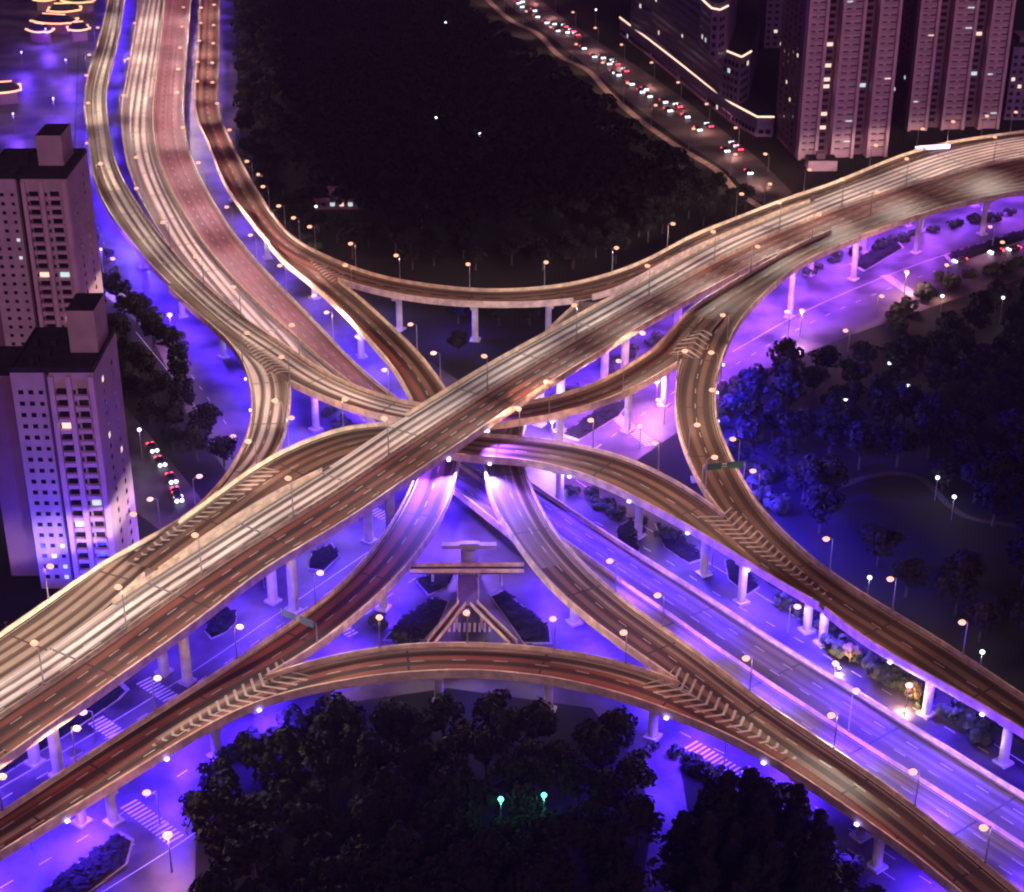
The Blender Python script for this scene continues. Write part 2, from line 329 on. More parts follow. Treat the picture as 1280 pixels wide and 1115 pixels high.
def build_road(key):
    r=R[key]; lab,cat,lanes=INFO[key]; N=len(r.c); dz=LIFT[key]
    root=empty('elevated_road',(0,0,0)); tag(root,lab,'flyover','elevated roads of the interchange'); ROADS[key]=root
    K={'M':12,'T':10}.get(key,6)
    b=MB(); zt=r.z+dz
    r.free_=[[not any(touching(r,o,r.c[i]+r.n[i]*sg*(r.hw[i]-.15),r.z[i],-.25) for o in [R[k] for k in ORDER if k!=key]) for i in range(N)] for sg in(1,-1)]
    def P(i,f,z): o=r.n[i]*r.hw[i]*(1-2*f); return (r.c[i,0]+o[0], r.c[i,1]+o[1], z)
    # deck: asphalt top + slab edges + soffit
    for i in range(N-1):
        px=proj((r.c[i,0],r.c[i,1],r.z[i])); t=i/(N-1)
        gw=1.1/(2*r.hw[i]); FB=[0,gw]+[gw+(1-2*gw)*k/K for k in range(1,K)]+[1-gw,1]
        for k in range(len(FB)-1):
            f0,f1=FB[k],FB[k+1]; g2=1.1/(2*r.hw[i+1]); fr_=lambda f:0 if f==0 else 1 if f==1 else g2+(f-gw)*(1-2*g2)/(1-2*gw); e0,e1=fr_(f0),fr_(f1); uv=[(r.hw[i]*2*f0,r.v[i]),(r.hw[i]*2*f1,r.v[i]),(r.hw[i+1]*2*e1,r.v[i+1]),(r.hw[i+1]*2*e0,r.v[i+1])]
            q=[P(i,f0,zt[i]),P(i,f1,zt[i]),P(i+1,e1,zt[i+1]),P(i+1,e0,zt[i+1])]
            shade_strip=(k==0 and r.free_[0][i]) or (k==len(FB)-2 and r.free_[1][i])
            b.quad(*q, mi=7 if shade_strip else road_mats(key,t,(f0+f1)/2,px), uv=uv)
        for f in (0,1):
            b.quad(P(i,f,zt[i]),P(i+1,f,zt[i+1]),P(i+1,f,zt[i+1]-.45),P(i,f,zt[i]-.45),6)
        for f0,f1,d0,d1 in ((0,.2,.45,.7),(.8,1,.7,.45)):
            b.quad(P(i,f0,zt[i]-d0),P(i,f1,zt[i]-d1),P(i+1,f1,zt[i+1]-d1),P(i+1,f0,zt[i+1]-d0),6)
    b.build('deck',RM,root)
    g=MB()
    for i in range(N-1):
        g.quad(P(i,.2,zt[i]-.7),P(i+1,.2,zt[i+1]-.7),P(i+1,.28,zt[i+1]-2.1),P(i,.28,zt[i]-2.1))
        g.quad(P(i,.8,zt[i]-.7),P(i+1,.8,zt[i+1]-.7),P(i+1,.72,zt[i+1]-2.1),P(i,.72,zt[i]-2.1))
        g.quad(P(i,.28,zt[i]-2.1),P(i+1,.28,zt[i+1]-2.1),P(i+1,.72,zt[i+1]-2.1),P(i,.72,zt[i]-2.1))
    g.build('box_girder',M['conc'],root)
    # parapets, open where another deck joins
    others=[R[k] for k in ORDER if k!=key]
    r.free={}
    for side,sg in ((1,1),(2,-1)):
        pm=MB(); free=[]
        for i in range(N):
            p=r.c[i]+r.n[i]*sg*(r.hw[i]-.15)
            free.append(not any(touching(r,o,p,r.z[i],-.25) for o in others))
        r.free[side]=free
        def Q(i,off,z): o=r.n[i]*sg*(r.hw[i]+off); return (r.c[i,0]+o[0],r.c[i,1]+o[1],z)
        for i in range(N-1):
            if not(free[i] and free[i+1]): continue
            a0,a1,h=.02,-.40,1.15
            i2=i+1
            pm.quad(Q(i,a0,zt[i]-1.0),Q(i2,a0,zt[i2]-1.0),Q(i2,a0,zt[i2]+h),Q(i,a0,zt[i]+h))
            pm.quad(Q(i,a1,zt[i]+.002),Q(i2,a1,zt[i2]+.002),Q(i2,a1,zt[i2]+h),Q(i,a1,zt[i]+h))
            pm.quad(Q(i,a0,zt[i]+h),Q(i2,a0,zt[i2]+h),Q(i2,a1,zt[i2]+h),Q(i,a1,zt[i]+h))
            if i%12==0: pm.quad(Q(i,a0,zt[i]),Q(i,a1,zt[i]),Q(i,a1,zt[i]+h),Q(i,a0,zt[i]+h))
        if pm.f: pm.build('parapet',M['para'],root)
    # central barrier
    if key in('M','T'):
        mb=MB(); fm=.46 if key=='M' else .5
        for i in range(N-1):
            e=.3/(2*r.hw[i])
            for f0,f1 in((fm-e,fm-e*.4),(fm+e*.4,fm+e)):
                mb.quad(P(i,f0,zt[i]+(0.01 if f0<fm-e*.9 else .9)),P(i+1,f0,zt[i+1]+(0.01 if f0<fm-e*.9 else .9)),P(i+1,f1,zt[i+1]+(.9 if f0<fm-e*.9 else .01)),P(i,f1,zt[i]+(.9 if f0<fm-e*.9 else .01)))
            mb.quad(P(i,fm-e*.4,zt[i]+.9),P(i+1,fm-e*.4,zt[i+1]+.9),P(i+1,fm+e*.4,zt[i+1]+.9),P(i,fm+e*.4,zt[i]+.9))
        mb.build('median_barrier',M['para'],root)
    # lane paint
    pb=MB(); lanesf=[]
    if key=='M': lanesf=[(.035,0),(.15,1),(.265,1),(.375,1),(.44,0),(.48,0),(.62,1),(.75,1),(.87,1),(.965,0)]
    elif key=='T': lanesf=[(.03,0),(.18,1),(.34,1),(.47,0),(.53,0),(.68,1),(.83,1),(.97,0)]
    else: lanesf=[(.07,0),(.5,1),(.93,0)]
    for f,dash in lanesf:
        for i in range(N-1):
            if dash and (i%3): continue
            f2=min(max(f,.02),.98)
            p=np.array(P(i,f2,0)[:2])
            if any(touching(r,o,p,r.z[i],.2) and LIFT[o.key]>dz for o in others): continue
            if not dash and f2<.5 and not r.free[1][i] and key!='M': continue
            if not dash and f2>.5 and not r.free[2][i] and key!='M': continue
            hwm=.13; e0=hwm/(2*r.hw[i]); e1=hwm/(2*r.hw[i+1])
            pb.quad(P(i,f2-e0,zt[i]+.02),P(i,f2+e0,zt[i]+.02),P(i+1,f2+e1,zt[i+1]+.02),P(i+1,f2-e1,zt[i+1]+.02))
    if pb.f: pb.build('lane_marking',M['paint'],root)
for k in ORDER: build_road(k)

# ------------------------------------------------------------------ pillars
def nearest_px(key,x,y):
    r=R[key]; best=None
    for i in range(len(r.c)):
        q=proj((r.c[i,0],r.c[i,1],r.z[i])); d=(q[0]-x)**2+(q[1]-y)**2
        if best is None or d<best[0]: best=(d,i)
    return best[1]
PIL={'M':[(-90,965),(48,868),(215,758),(352,672),(478,598),(690,450),(775,402),(865,350),(940,315),(1010,287),(1075,262),(1150,240),(1230,215)],
 'A':[(145,20),(128,70),(120,115),(118,165),(135,225),(178,290),(228,345),(278,390),(390,480),(640,520),(705,508),(783,476),(835,443),(1075,300),(1155,268),(1235,245)],
 'A1':[(333,470),(336,535)],
 'D':[(705,570),(803,602),(885,650),(445,578),(933,690)],
 'F':[(1000,340),(925,420),(870,480),(868,545),(895,600),(1035,735),(1010,720),(1162,825),(1260,885)],
 'C':[(262,30),(261,80),(262,140),(290,210),(335,275),(500,362),(593,372),(690,371),(390,322)],
 'C2':[(450,395),(520,470),(475,710),(310,840),(100,975)],
 'H':[(715,730),(880,855),(1080,990)],
 'G':[(145,975),(270,895),(412,845),(547,828),(680,835),(812,865),(990,960),(1100,1040)],
 'T':[(205,20),(195,100),(190,160),(210,240),(262,320),(330,390),(410,450),(500,520),(700,660),(820,750),(960,850),(1100,945),(1220,1030)]}
for key,lst in PIL.items():
    r=R[key]
    for (x,y) in lst:
        i=nearest_px(key,x,y); c=r.c[i]; top=r.z[i]+LIFT[key]-2.1
        # leave out a pillar that would stand on a lower deck
        bad=False
        for k2 in ORDER:
            if k2!=key:
                j=inside(R[k2],c,1.2)
                if j is not None and R[k2].z[j]<r.z[i]-2.6: bad=True
        twin=key in('M','T'); offs=[-3.6,3.6] if key=='M' else [-6,6] if key=='T' else [0]
        if bad and key!='M': continue
        if bad: continue
        cap=MB(); ang=math.atan2(r.n[i][1],r.n[i][0]); wd=r.hw[i]*(1.05 if twin else 1.0)
        cap.box((c[0],c[1],top-.6),(wd,2.0,1.2),ang)
        for o in offs:
            p=c+r.n[i]*o; m=MB(); s=1.05 if key!='M' else 1.25
            pts=[]
            for q in range(12):
                a=2*math.pi*q/12; pts.append((p[0]+s*math.cos(a+ang)*(1.0),p[1]+s*math.sin(a+ang)))
            m.prism(pts,0,top-1.2); m.box((p[0],p[1],.3),(3.2,3.2,.6),ang)
            po=m.build('pillar',M['pillar'],ROADS[key])
            if o==offs[0]: cap.build('pier_cap',M['pillar'],po)
# ------------------------------------------------------------------ chevrons painted in the forks
def deck_z(p, zg):
    best=None
    for k in ORDER:
        i=inside(R[k],p,.5)
        if i is not None and abs(R[k].z[i]-zg)<4:
            z=R[k].z[i]+LIFT[k]
            if best is None or z>best: best=z
    return best
for tail,nose,wd,zg,own in (((150,722),(331,600),5.5,18,'A1'),((175,940),(372,832),6,11,'G'),((1010,957),(822,845),6.5,11.5,'H'),((1050,757),(893,640),5.5,14.5,'F'),
        ((297,412),(354,466),5,16,'A1'),((925,383),(852,452),5.5,15.2,'F'),((384,322),(428,352),4,14.5,'C2')):
    a=at(*tail,zg)[:2]; b=at(*nose,zg)[:2]; L=np.linalg.norm(b-a); t=(b-a)/L; n=np.array([-t[1],t[0]]); m=MB()
    s=3.0
    while s<L-1:
        h=wd*s/L/1.0
        for sg in(-1,1):
            q=[]
            for (al,la) in((s,0),(s+.7,0),(s+.7+h*.55,h*sg),(s+h*.55,h*sg)):
                p=a+t*min(al,L)+n*la; q.append(p)
            zz=[deck_z(p,zg) for p in q]
            if all(z is not None for z in zz):
                zm=[z+.07 for z in zz]; m.quad(*[(q[k][0],q[k][1],zm[k]) for k in range(4)])
        s+=2.4
    if m.f: m.build('chevron_marking',M['paint'],ROADS[own])

# ------------------------------------------------------------------ ground and streets
def pxpoly(pts,z): return [at(x,y,z) for x,y in pts]
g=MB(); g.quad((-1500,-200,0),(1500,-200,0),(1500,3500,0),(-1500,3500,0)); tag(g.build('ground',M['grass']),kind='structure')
def sheet(name,px,z,m):
    b=MB(); b.poly(pxpoly(px,z)); me=b.mesh(name,[m])
    import bmesh
    bm=bmesh.new(); bm.from_mesh(me); bmesh.ops.triangulate(bm,faces=bm.faces[:])
    for f in bm.faces:
        if f.normal.z<0: f.normal_flip()
    bm.to_mesh(me); bm.free(); o=bpy.data.objects.new(name,me); COL.objects.link(o); tag(o,kind='structure'); return o
sheet('crossing_street',[(-300,1010),(150,720),(300,590),(480,520),(760,400),(940,330),(1130,262),(1400,190),(1420,300),(1290,345),(1190,375),(1060,420),(960,460),(905,500),(760,600),(640,720),(560,860),(420,880),(300,930),(262,965),(245,1040),(240,1250),(-300,1300)],.02,M['street'])
sheet('trunk_street',[(105,-80),(95,150),(92,300),(110,350),(190,420),(235,520),(290,600),(420,720),(560,860),(740,885),(800,960),(815,1030),(800,1130),(880,1130),(850,960),(960,1020),(1060,1080),(1120,1180),(1500,1250),(1500,1050),(1280,930),(1100,810),(960,730),(880,640),(640,520),(520,440),(400,330),(310,250),(300,170),(290,-80)],.012,M['street'])
sheet('side_street',[(-200,300),(90,360),(150,500),(200,560),(330,720),(300,740),(170,640),(100,620),(-200,640)],.008,M['street'])

sheet('plaza',[(-120,-60),(104,-60),(94,150),(90,240),(-120,240)],.006,M['street'])
# painted lines on the streets
def strip_line(px_pts, z, width, dash=None):
    P=resample(np.array([at(x,y,z)[:2] for x,y in crspline(px_pts)]),400); L=np.linalg.norm(np.diff(P,axis=0),axis=1).sum(); n=int(L/3)+2
    P=resample(P,n); T=np.gradient(P,axis=0); T/=np.linalg.norm(T,axis=1)[:,None]; Nn=np.stack([-T[:,1],T[:,0]],1)*width/2; out=[]
    for i in range(n-1):
        if dash and i%dash: continue
        out.append([(*(P[i]-Nn[i]),z),(*(P[i+1]-Nn[i+1]),z),(*(P[i+1]+Nn[i+1]),z),(*(P[i]+Nn[i]),z)])
    return out
lm=MB()
for pts,d in (
 ([(0,985),(120,915),(240,840),(350,765),(460,690)],None),([(0,1000),(120,930),(240,857),(360,775),(470,700)],3),
 ([(0,1110),(100,1050),(200,985),(260,945)],3),([(60,1120),(160,1060),(250,1000)],3),([(120,1120),(200,1070),(245,1040)],None),
 ([(680,625),(760,660),(840,705),(900,745),(990,795),(1100,860),(1250,950)],3),([(720,600),(800,655),(880,700),(960,750),(1060,812),(1180,890),(1290,960)],None),
 ([(850,915),(950,965),(1060,1035),(1180,1115)],3),([(850,935),(940,985),(1050,1055),(1150,1120)],3),
 ([(920,455),(1000,410),(1100,365),(1200,328),(1290,300)],3),([(915,440),(1000,392),(1100,348),(1200,312),(1290,284)],None),
 ([(745,560),(800,520),(850,485),(900,455)],3),([(430,790),(500,735),(560,700)],3),
 ([(200,420),(240,470),(290,540)],3),([(170,415),(215,470),(260,530)],None),([(115,100),(108,180),(118,270),(150,350)],3)):
    for q in strip_line(pts,.045,.22,d): lm.quad(*q)
def zebra(x0,y0,x1,y1,depth,n=9):
    a=at(x0,y0,.045)[:2]; b=at(x1,y1,.045)[:2]; t=(b-a)/np.linalg.norm(b-a); nn=np.array([-t[1],t[0]])*depth; L=np.linalg.norm(b-a)
    n=int(L/1.2)
    for k in range(n):
        p=a+t*(k*1.2); q=p+t*.55; lm.quad((*p,.05),(*q,.05),(*(q+nn),.05),(*(p+nn),.05))
zebra(110,905,190,960,4); zebra(170,855,230,895,4); zebra(855,935,935,985,4); zebra(560,790,620,790,4); zebra(455,640,505,662,4); zebra(760,520,810,560,4); zebra(1100,345,1140,372,4); zebra(150,1010,215,1060,4)
zebra(895,905,960,935,3); zebra(395,770,440,800,3)
tag(lm.build('street_lane_marking',M['spaint']),kind='structure')
# park path
pm=MB()
for q in strip_line([(1040,612),(1085,596),(1130,592),(1160,604),(1185,630),(1215,648),(1290,660)],.05,2.2): pm.quad(*q)
M['path']=mat('park_path_gravel',(.07,.055,.06),.9,.3,1)
tag(pm.build('park_path',M['path']),kind='structure')

# planting beds on the street islands
def bed(px,label,h=.25,shr=1.1):
    o=pxpoly(px,0); P=[p[:2] for p in o]
    area=sum(P[i][0]*P[(i+1)%len(P)][1]-P[(i+1)%len(P)][0]*P[i][1] for i in range(len(P)))
    if area<0: P=P[::-1]
    c=np.mean(P,axis=0); root=empty('planting_bed',(c[0],c[1],0)); Q=[(p[0]-c[0],p[1]-c[1]) for p in P]
    k=MB(); k.prism(Q,0,h,0); k.build('kerb',M['kerb'],root)
    inner=[(x*.93,y*.93) for x,y in Q]; s=MB(); s.prism(inner,h-.02,h+.08); s.build('soil',M['soil'],root)
    sh=MB(); mx=max(abs(x) for x,y in Q); my=max(abs(y) for x,y in Q)
    from mathutils.geometry import intersect_point_tri_2d
    tri=[(Vector(inner[0]),Vector(inner[i]),Vector(inner[i+1])) for i in range(1,len(inner)-1)]
    cnt=0; tries=0
    while cnt<min(900,int(abs(area)/2*2.2)+40) and tries<9000:
        tries+=1; p=Vector((random.uniform(-mx,mx),random.uniform(-my,my)))
        if any(intersect_point_tri_2d(p,*t) for t in tri):
            cnt+=1; z=h+random.uniform(.1,shr); a=random.uniform(0,6.3); s_=random.uniform(.25,.6); tl=random.uniform(-.3,.3)
            d=Vector((math.cos(a)*s_,math.sin(a)*s_,tl*s_)); e=Vector((-math.sin(a)*s_,math.cos(a)*s_,random.uniform(-.3,.3)*s_)); q=Vector((p.x*.93,p.y*.93,z))
            sh.quad(q-d-e,q+d-e,q+d+e,q-d+e)
    if sh.f: sh.build('shrubs',M['leaf'],root)
    tag(root,label,'planting bed','planting beds between the ground streets'); return root
bed([(255,790),(262,772),(282,760),(296,764),(296,778),(282,792),(264,800)],'small oval planting bed under the main flyover left of the tall twin pillars')
bed([(-40,975),(66,905),(150,850),(162,862),(150,874),(80,922),(-20,985)],'long dark planting strip under the lower left edge of the main flyover')
bed([(40,1135),(60,1110),(120,1062),(150,1040),(168,1050),(160,1080),(110,1118),(80,1140)],'dark planting bed in the bottom left corner beside the pillar')
bed([(478,802),(500,775),(540,748),(562,752),(550,780),(530,802)],'dark planting wedge left of the footbridge stem under the centre')
bed([(612,745),(628,738),(688,785),(690,806),(655,806)],'dark planting wedge right of the footbridge stem under the centre')
bed([(520,728),(545,712),(570,716),(560,735),(535,745)],'tiny planting bed just left of the central footbridge')
bed([(770,660),(790,648),(800,690),(788,700),(772,685)],'narrow planting bed beside the pillar of the brown arched ramp')
bed([(818,655),(850,668),(880,700),(862,706),(830,685)],'planting bed right of the pillar under the brown arched ramp')
bed([(905,700),(925,705),(950,735),(935,745),(910,725)],'planting bed under the right fork beside twin pillars')
bed([(700,545),(760,505),(790,500),(775,520),(722,552)],'planting bed below the pale ramp right of the bright crossing')
bed([(1060,330),(1120,300),(1130,310),(1080,340)],'planting bed beneath the merged decks near the right edge')
bed([(390,690),(415,680),(425,695),(405,715),(385,712)],'planting bed between the main flyover pillars left of centre')
bed([(1180,320),(1290,285),(1295,296),(1190,332)],'long planting strip under the right end of the main flyover')

# central pier carrying both centre ramps
cp=at(587,716,0); pier=empty('central_pier',(cp[0],cp[1],0))
m=MB()
pts=[(2.1*math.cos(2*math.pi*k/20),2.1*math.sin(2*math.pi*k/20)) for k in range(20)]
m.prism(pts,0,7.4); m.prism([(x*1.5,y*1.5) for x,y in pts],0,.8); m.build('pillar',M['pillar'],pier)
m=MB(); m.box((0,0,7.9),(13.5,1.8,1.0)); m.box((0,0,8.6),(5,1.6,.5)); m.build('cross_beam',M['pillar'],pier)
tag(pier,'thick round central pier with a wide cross beam between the two centre ramps','pier')
# footbridge below the centre
M['fbdeck']=mat('footbridge_paving',(.10,.05,.09),.8,.2,1)
fb=empty('footbridge',(cp[0],cp[1],0)); d=MB(); rl=MB(); lg=MB()
def fseg(a,b,wd,z=4.6):
    A=at(*a,z)-cp; B=at(*b,z)-cp; A=A[:2];B=B[:2]; t=(B-A)/np.linalg.norm(B-A); n=np.array([-t[1],t[0]])*wd/2
    pts=[A-n,B-n,B+n,A+n]; d.prism([tuple(p) for p in pts],z-.4,z+random.uniform(0,.01))
    for sg in(-1,1):
        P=A+n*sg; Q=B+n*sg; nn=n/np.linalg.norm(n)*.06
        rl.prism([tuple(P-nn),tuple(Q-nn),tuple(Q+nn),tuple(P+nn)],z+.01,z+1.1)
    for s in(.2,.8):
        p=A+(B-A)*s; lg=MB(); lg.tube((p[0],p[1],0),(p[0],p[1],z-.4),.35,.35,10); lg.build('support',M['pillar'],fb)
fseg((512,712),(655,712),3.0); fseg((585,719),(585,758),5); fseg((578,756),(538,806),1.8); fseg((592,756),(642,806),1.8)
d.build('deck',M['fbdeck'],fb); rl.build('railing',M['para'],fb);
tag(fb,'star shaped pedestrian footbridge with splayed arms under the centre of the interchange','footbridge')

# ------------------------------------------------------------------ street lamps
HB=9.0
def lamp_meshes(h,arm):
    p=MB(); p.tube((0,0,0),(0,0,h-.6),.17,.11,8); p.tube((0,0,0),(0,0,.5),.28,.28,8)
    p.tube((0,0,h-.6),(arm*.45,0,h-.05),.11,.09,6); p.tube((arm*.45,0,h-.05),(arm,0,h+.1),.09,.07,6)
    hd=MB(); hd.box((arm+.1,0,h+.17),(1.2,.5,.14)); gl=MB(); gl.ball((arm+.1,0,h-.1),.95,.85,.5,8)
    return p.mesh('pole',[M['steel']]),hd.mesh('lamp_head',[M['steel']]),gl.mesh('lamp_glass',[M['warm']])
def batwing(l):
    # street luminaires throw more light sideways than straight down: intensity rises with the angle off the vertical
    l.use_nodes=True; n=l.node_tree; em=n.nodes['Emission']; tc=n.nodes.new('ShaderNodeTexCoord'); sp=n.nodes.new('ShaderNodeSeparateXYZ')
    ab=n.nodes.new('ShaderNodeMath'); ab.operation='ABSOLUTE'; mx=n.nodes.new('ShaderNodeMath'); mx.operation='MAXIMUM'; mx.inputs[1].default_value=.30
    pw=n.nodes.new('ShaderNodeMath'); pw.operation='POWER'; pw.inputs[1].default_value=-2.8
    n.links.new(tc.outputs['Normal'],sp.inputs[0]); n.links.new(sp.outputs[2],ab.inputs[0]); n.links.new(ab.outputs[0],mx.inputs[0]); n.links.new(mx.outputs[0],pw.inputs[0]); n.links.new(pw.outputs[0],em.inputs['Strength'])
def make_lamp(h,arm,power,col=(1,.53,.38)):
    root=empty('street_lamp'); pm,hm,gm=lamp_meshes(h,arm)
    a=bpy.data.objects.new('pole',pm); COL.objects.link(a); a.parent=root
    b=bpy.data.objects.new('lamp_head',hm); COL.objects.link(b); b.parent=root
    c=bpy.data.objects.new('lamp_glass',gm); COL.objects.link(c); c.parent=b
    lo=light('lamp_light','SPOT',(arm+.1,0,h-.42),power,col,root,size=math.radians(164 if h>9 else 150),blend=.12,aim=(arm+.1,0,0),radius=.3); batwing(lo.data)
    return root
P_STD=make_lamp(9,1.8,LAMP_W); P_MED=make_lamp(10,0.9,LAMP_W*2.5,(1,.82,.71)); P_HI=make_lamp(10,1.8,LAMP_W*1.7,(1,.72,.54)); P_ROSE=make_lamp(10.1,1.8,LAMP_W*2.3,(1,.60,.66)); P_GND=make_lamp(8,1.8,LAMP_W*.4,(1,.42,.36))
used=set()
def put_lamp(proto,loc,rz,label,group):
    if proto.name in used: o=copy_tree(proto)
    else: o=proto; used.add(proto.name)
    o.location=loc; o.rotation_euler=(0,0,rz); tag(o,label,'street lamp',group); return o
# lamp positions: road, side (1, 2 or m), image places of the lamp heads
LP=[('M','m',[(-60,900),(64,868),(160,800),(262,733),(375,655),(490,582),(613,497),(723,428),(812,378),(897,333),(975,296),(1055,263),(1134,238),(1244,205)],'on the median of the main flyover'),
 ('A','2',[(122,10),(113,60),(107,97),(105,125),(110,160),(125,240)],'on the outer edge of the pale left ramp above the left towers'),
 ('A','1',[(183,268),(214,315),(254,357),(302,398),(372,446),(484,500)],'between the pale left ramp and the trunk viaduct'),
 ('A','2',[(692,520),(776,496)],'on the lower edge of the pale ramp right of centre'),
 ('A','1',[(796,450),(946,352),(1016,311),(1090,276)],'on the gold upper edge of the ramp beside the main flyover at right'),
 ('T','2',[(166,12),(160,55),(152,100),(152,150),(170,230)],'on the west edge of the trunk viaduct near the top'),
 ('T','1',[(239,10),(236,35),(234,60),(232,87),(231,116),(231,146),(238,190),(262,235),(296,290),(325,330),(361,370),(420,430)],'on the east edge of the trunk viaduct near the top'),
 ('C','2',[(251,10),(250,33),(249,54),(246,77),(243,103),(243,130)],'on the inner edge of the orange ramp at the top'),
 ('C','1',[(275,5),(274,30),(274,55),(274,80),(273,105),(274,130),(280,158),(296,190),(318,232),(338,262),(358,288),(378,304),(397,314),(443,337),(504,355),(590,364),(678,362),(765,349),(838,318),(922,279),(1002,246),(1088,212)],'on the outer edge of the orange ramp round the dark park'),
 ('C','1',[(1143,190),(1187,180),(1229,172),(1262,168)],'on the far edge of the flyover below the right towers'),
 ('A1','1',[(362,485),(357,545),(326,595)],'on the inner edge of the short bend ramp beside the left tower'),
 ('A1','2',[(305,455),(162,692),(60,760)],'on the outer edge of the short bend ramp beside the left tower'),
 ('F','1',[(915,435),(896,480),(897,530),(922,588),(948,635),(1035,712),(1110,765),(1198,820)],'on the outer edge of the right bend ramp by the park'),
 ('F','2',[(846,480),(858,572),(880,618)],'on the inner edge of the right bend ramp'),
 ('C2','1',[(440,365),(520,440),(551,480)],'on the far edge of the dark red ramp'),
 ('C2','2',[(488,660),(390,763),(300,825),(200,889),(90,961),(5,1018)],'on the upper edge of the dark red ramp towards the bottom left'),
 ('H','1',[(768,744),(829,790),(940,872),(1040,938),(1140,1010),(1235,1086)],'on the upper edge of the centre right ramp'),
 ('D','1',[(560,543),(650,549),(740,561),(820,590)],'on the upper edge of the brown arched ramp'),
 ('G','1',[(470,813),(580,806),(690,814),(780,832)],'on the gold upper edge of the bottom arch ramp'),
 ('T','m',[(1065,905)],'on the barrier of the trunk viaduct at lower right'),
 ('D','1',[(438,556),(370,578)],'on the brown arched ramp left of the main flyover')]
for key,side,pts,where in LP:
    r=R[key]; n=len(pts)
    for k,(x,y) in enumerate(pts):
        best=None
        for i in range(len(r.c)):
            if side=='m': off=r.hw[i]*(1-2*(.46 if key=='M' else .5))
            else: off=(r.hw[i]-.2)*(1 if side=='1' else -1)
            q=r.c[i]+r.n[i]*off; u=proj((q[0],q[1],r.z[i])); d_=(u[0]-x)**2+(u[1]-y)**2
            if best is None or d_<best[0]: best=(d_,i,q,off)
        _,i,q,off=best
        if any(j is not None and R[k2].z[j]>r.z[i]+2.5 for k2 in ORDER if k2!=key for j in [inside(R[k2],q,2.5)]): continue
        inn=-r.n[i]*(1 if off>=0 else -1)
        if side=='m': inn=r.n[i]
        loc=(q[0],q[1],r.z[i]+(1.1 if side!='m' else .9)); pr=P_MED if side=='m' else P_ROSE if (key=='T' and side=='1' and x<440) else P_HI if (key in('A','T') and x<380) else P_STD
        put_lamp(pr,loc,math.atan2(inn[1],inn[0]),f'{ORD[k]} lamp {where}','street lamps '+where)
GL=[(890,715),(985,790),(244,630),(287,575),(200,655),(925,500),(1095,395),(1060,440),(1180,355),(1255,330),(985,420),(800,560),(830,530),(1040,860),(1130,900),(905,960),(1020,1075),(455,520),(395,520),(440,800),(150,350),(120,285),(108,200),(455,450),(400,395),(345,265),(320,240),(1240,310),(40,1060),(200,1030),(330,735),(120,925),]
GLL={0:'under the brown arch'}
for k,(x,y) in enumerate(GL):
    p=at(x,y,0)
    hz='top' if y<420 else 'middle' if y<700 else 'lower'; vt='left' if x<430 else 'centre' if x<850 else 'right'
    put_lamp(P_GND,(p[0],p[1],0),random.uniform(0,6.28),f'street lamp on the ground streets below the decks, {hz} {vt} of the interchange','ground street lamps '+hz+' '+vt)
# ------------------------------------------------------------------ blue floodlights hung under the decks
def floods(key,xs,power,col=(.16,.10,1.0),step=9):
    r=R[key]; N=len(r.c)
    for i in range(4,N-2,step):
        q=proj((r.c[i,0],r.c[i,1],r.z[i]))
        if not xs(q): continue
        z=r.z[i]-2.45
        below=[R[k2].z[j]+1.5 for k2 in ORDER if k2!=key for j in [inside(R[k2],r.c[i],0)] if j is not None and R[k2].z[j]<r.z[i]-2.6]
        if below and max(below)>z-1: continue
        m=MB(); m.box((r.c[i,0],r.c[i,1],z+.12),(.9,.5,.24),0); m.build('floodlight',M['blue'],ROADS[key])
        light('flood_beam','SPOT',(r.c[i,0],r.c[i,1],z-.2),power,col,ROADS[key],size=math.radians(152),blend=.8,aim=(r.c[i,0],r.c[i,1],0),radius=.6)
B=BLUE_W
VI=(.06,.014,1.0); MG=(.34,.07,.85)
floods('M',lambda q:-150<q[0]<560,B*1.1,(.08,.028,1.0),8)
floods('M',lambda q:q[0]>=560,B*1.1,(.26,.07,1.0),8)
floods('A',lambda q:q[0]<560,B*.8,VI,8)
floods('A',lambda q:q[0]>=560,B*.9,MG,9)
floods('A1',lambda q:q[1]>430 and q[0]>150,B*.7,VI,10)
floods('D',lambda q:q[0]>420,B*1.0,(.09,.035,1.0),7)
floods('F',lambda q:True,B*.5,VI,9)
floods('C',lambda q:q[0]<1000,B*.35,(.14,.06,1.0),10)
floods('C2',lambda q:q[1]>350,B*.8,VI,8)
floods('H',lambda q:True,B*.9,VI,7)
floods('G',lambda q:q[0]<380 or q[0]>760,B*.8,VI,8)
floods('G',lambda q:380<=q[0]<=760,B*.10,VI,10)
floods('T',lambda q:True,B*.4,VI,10)
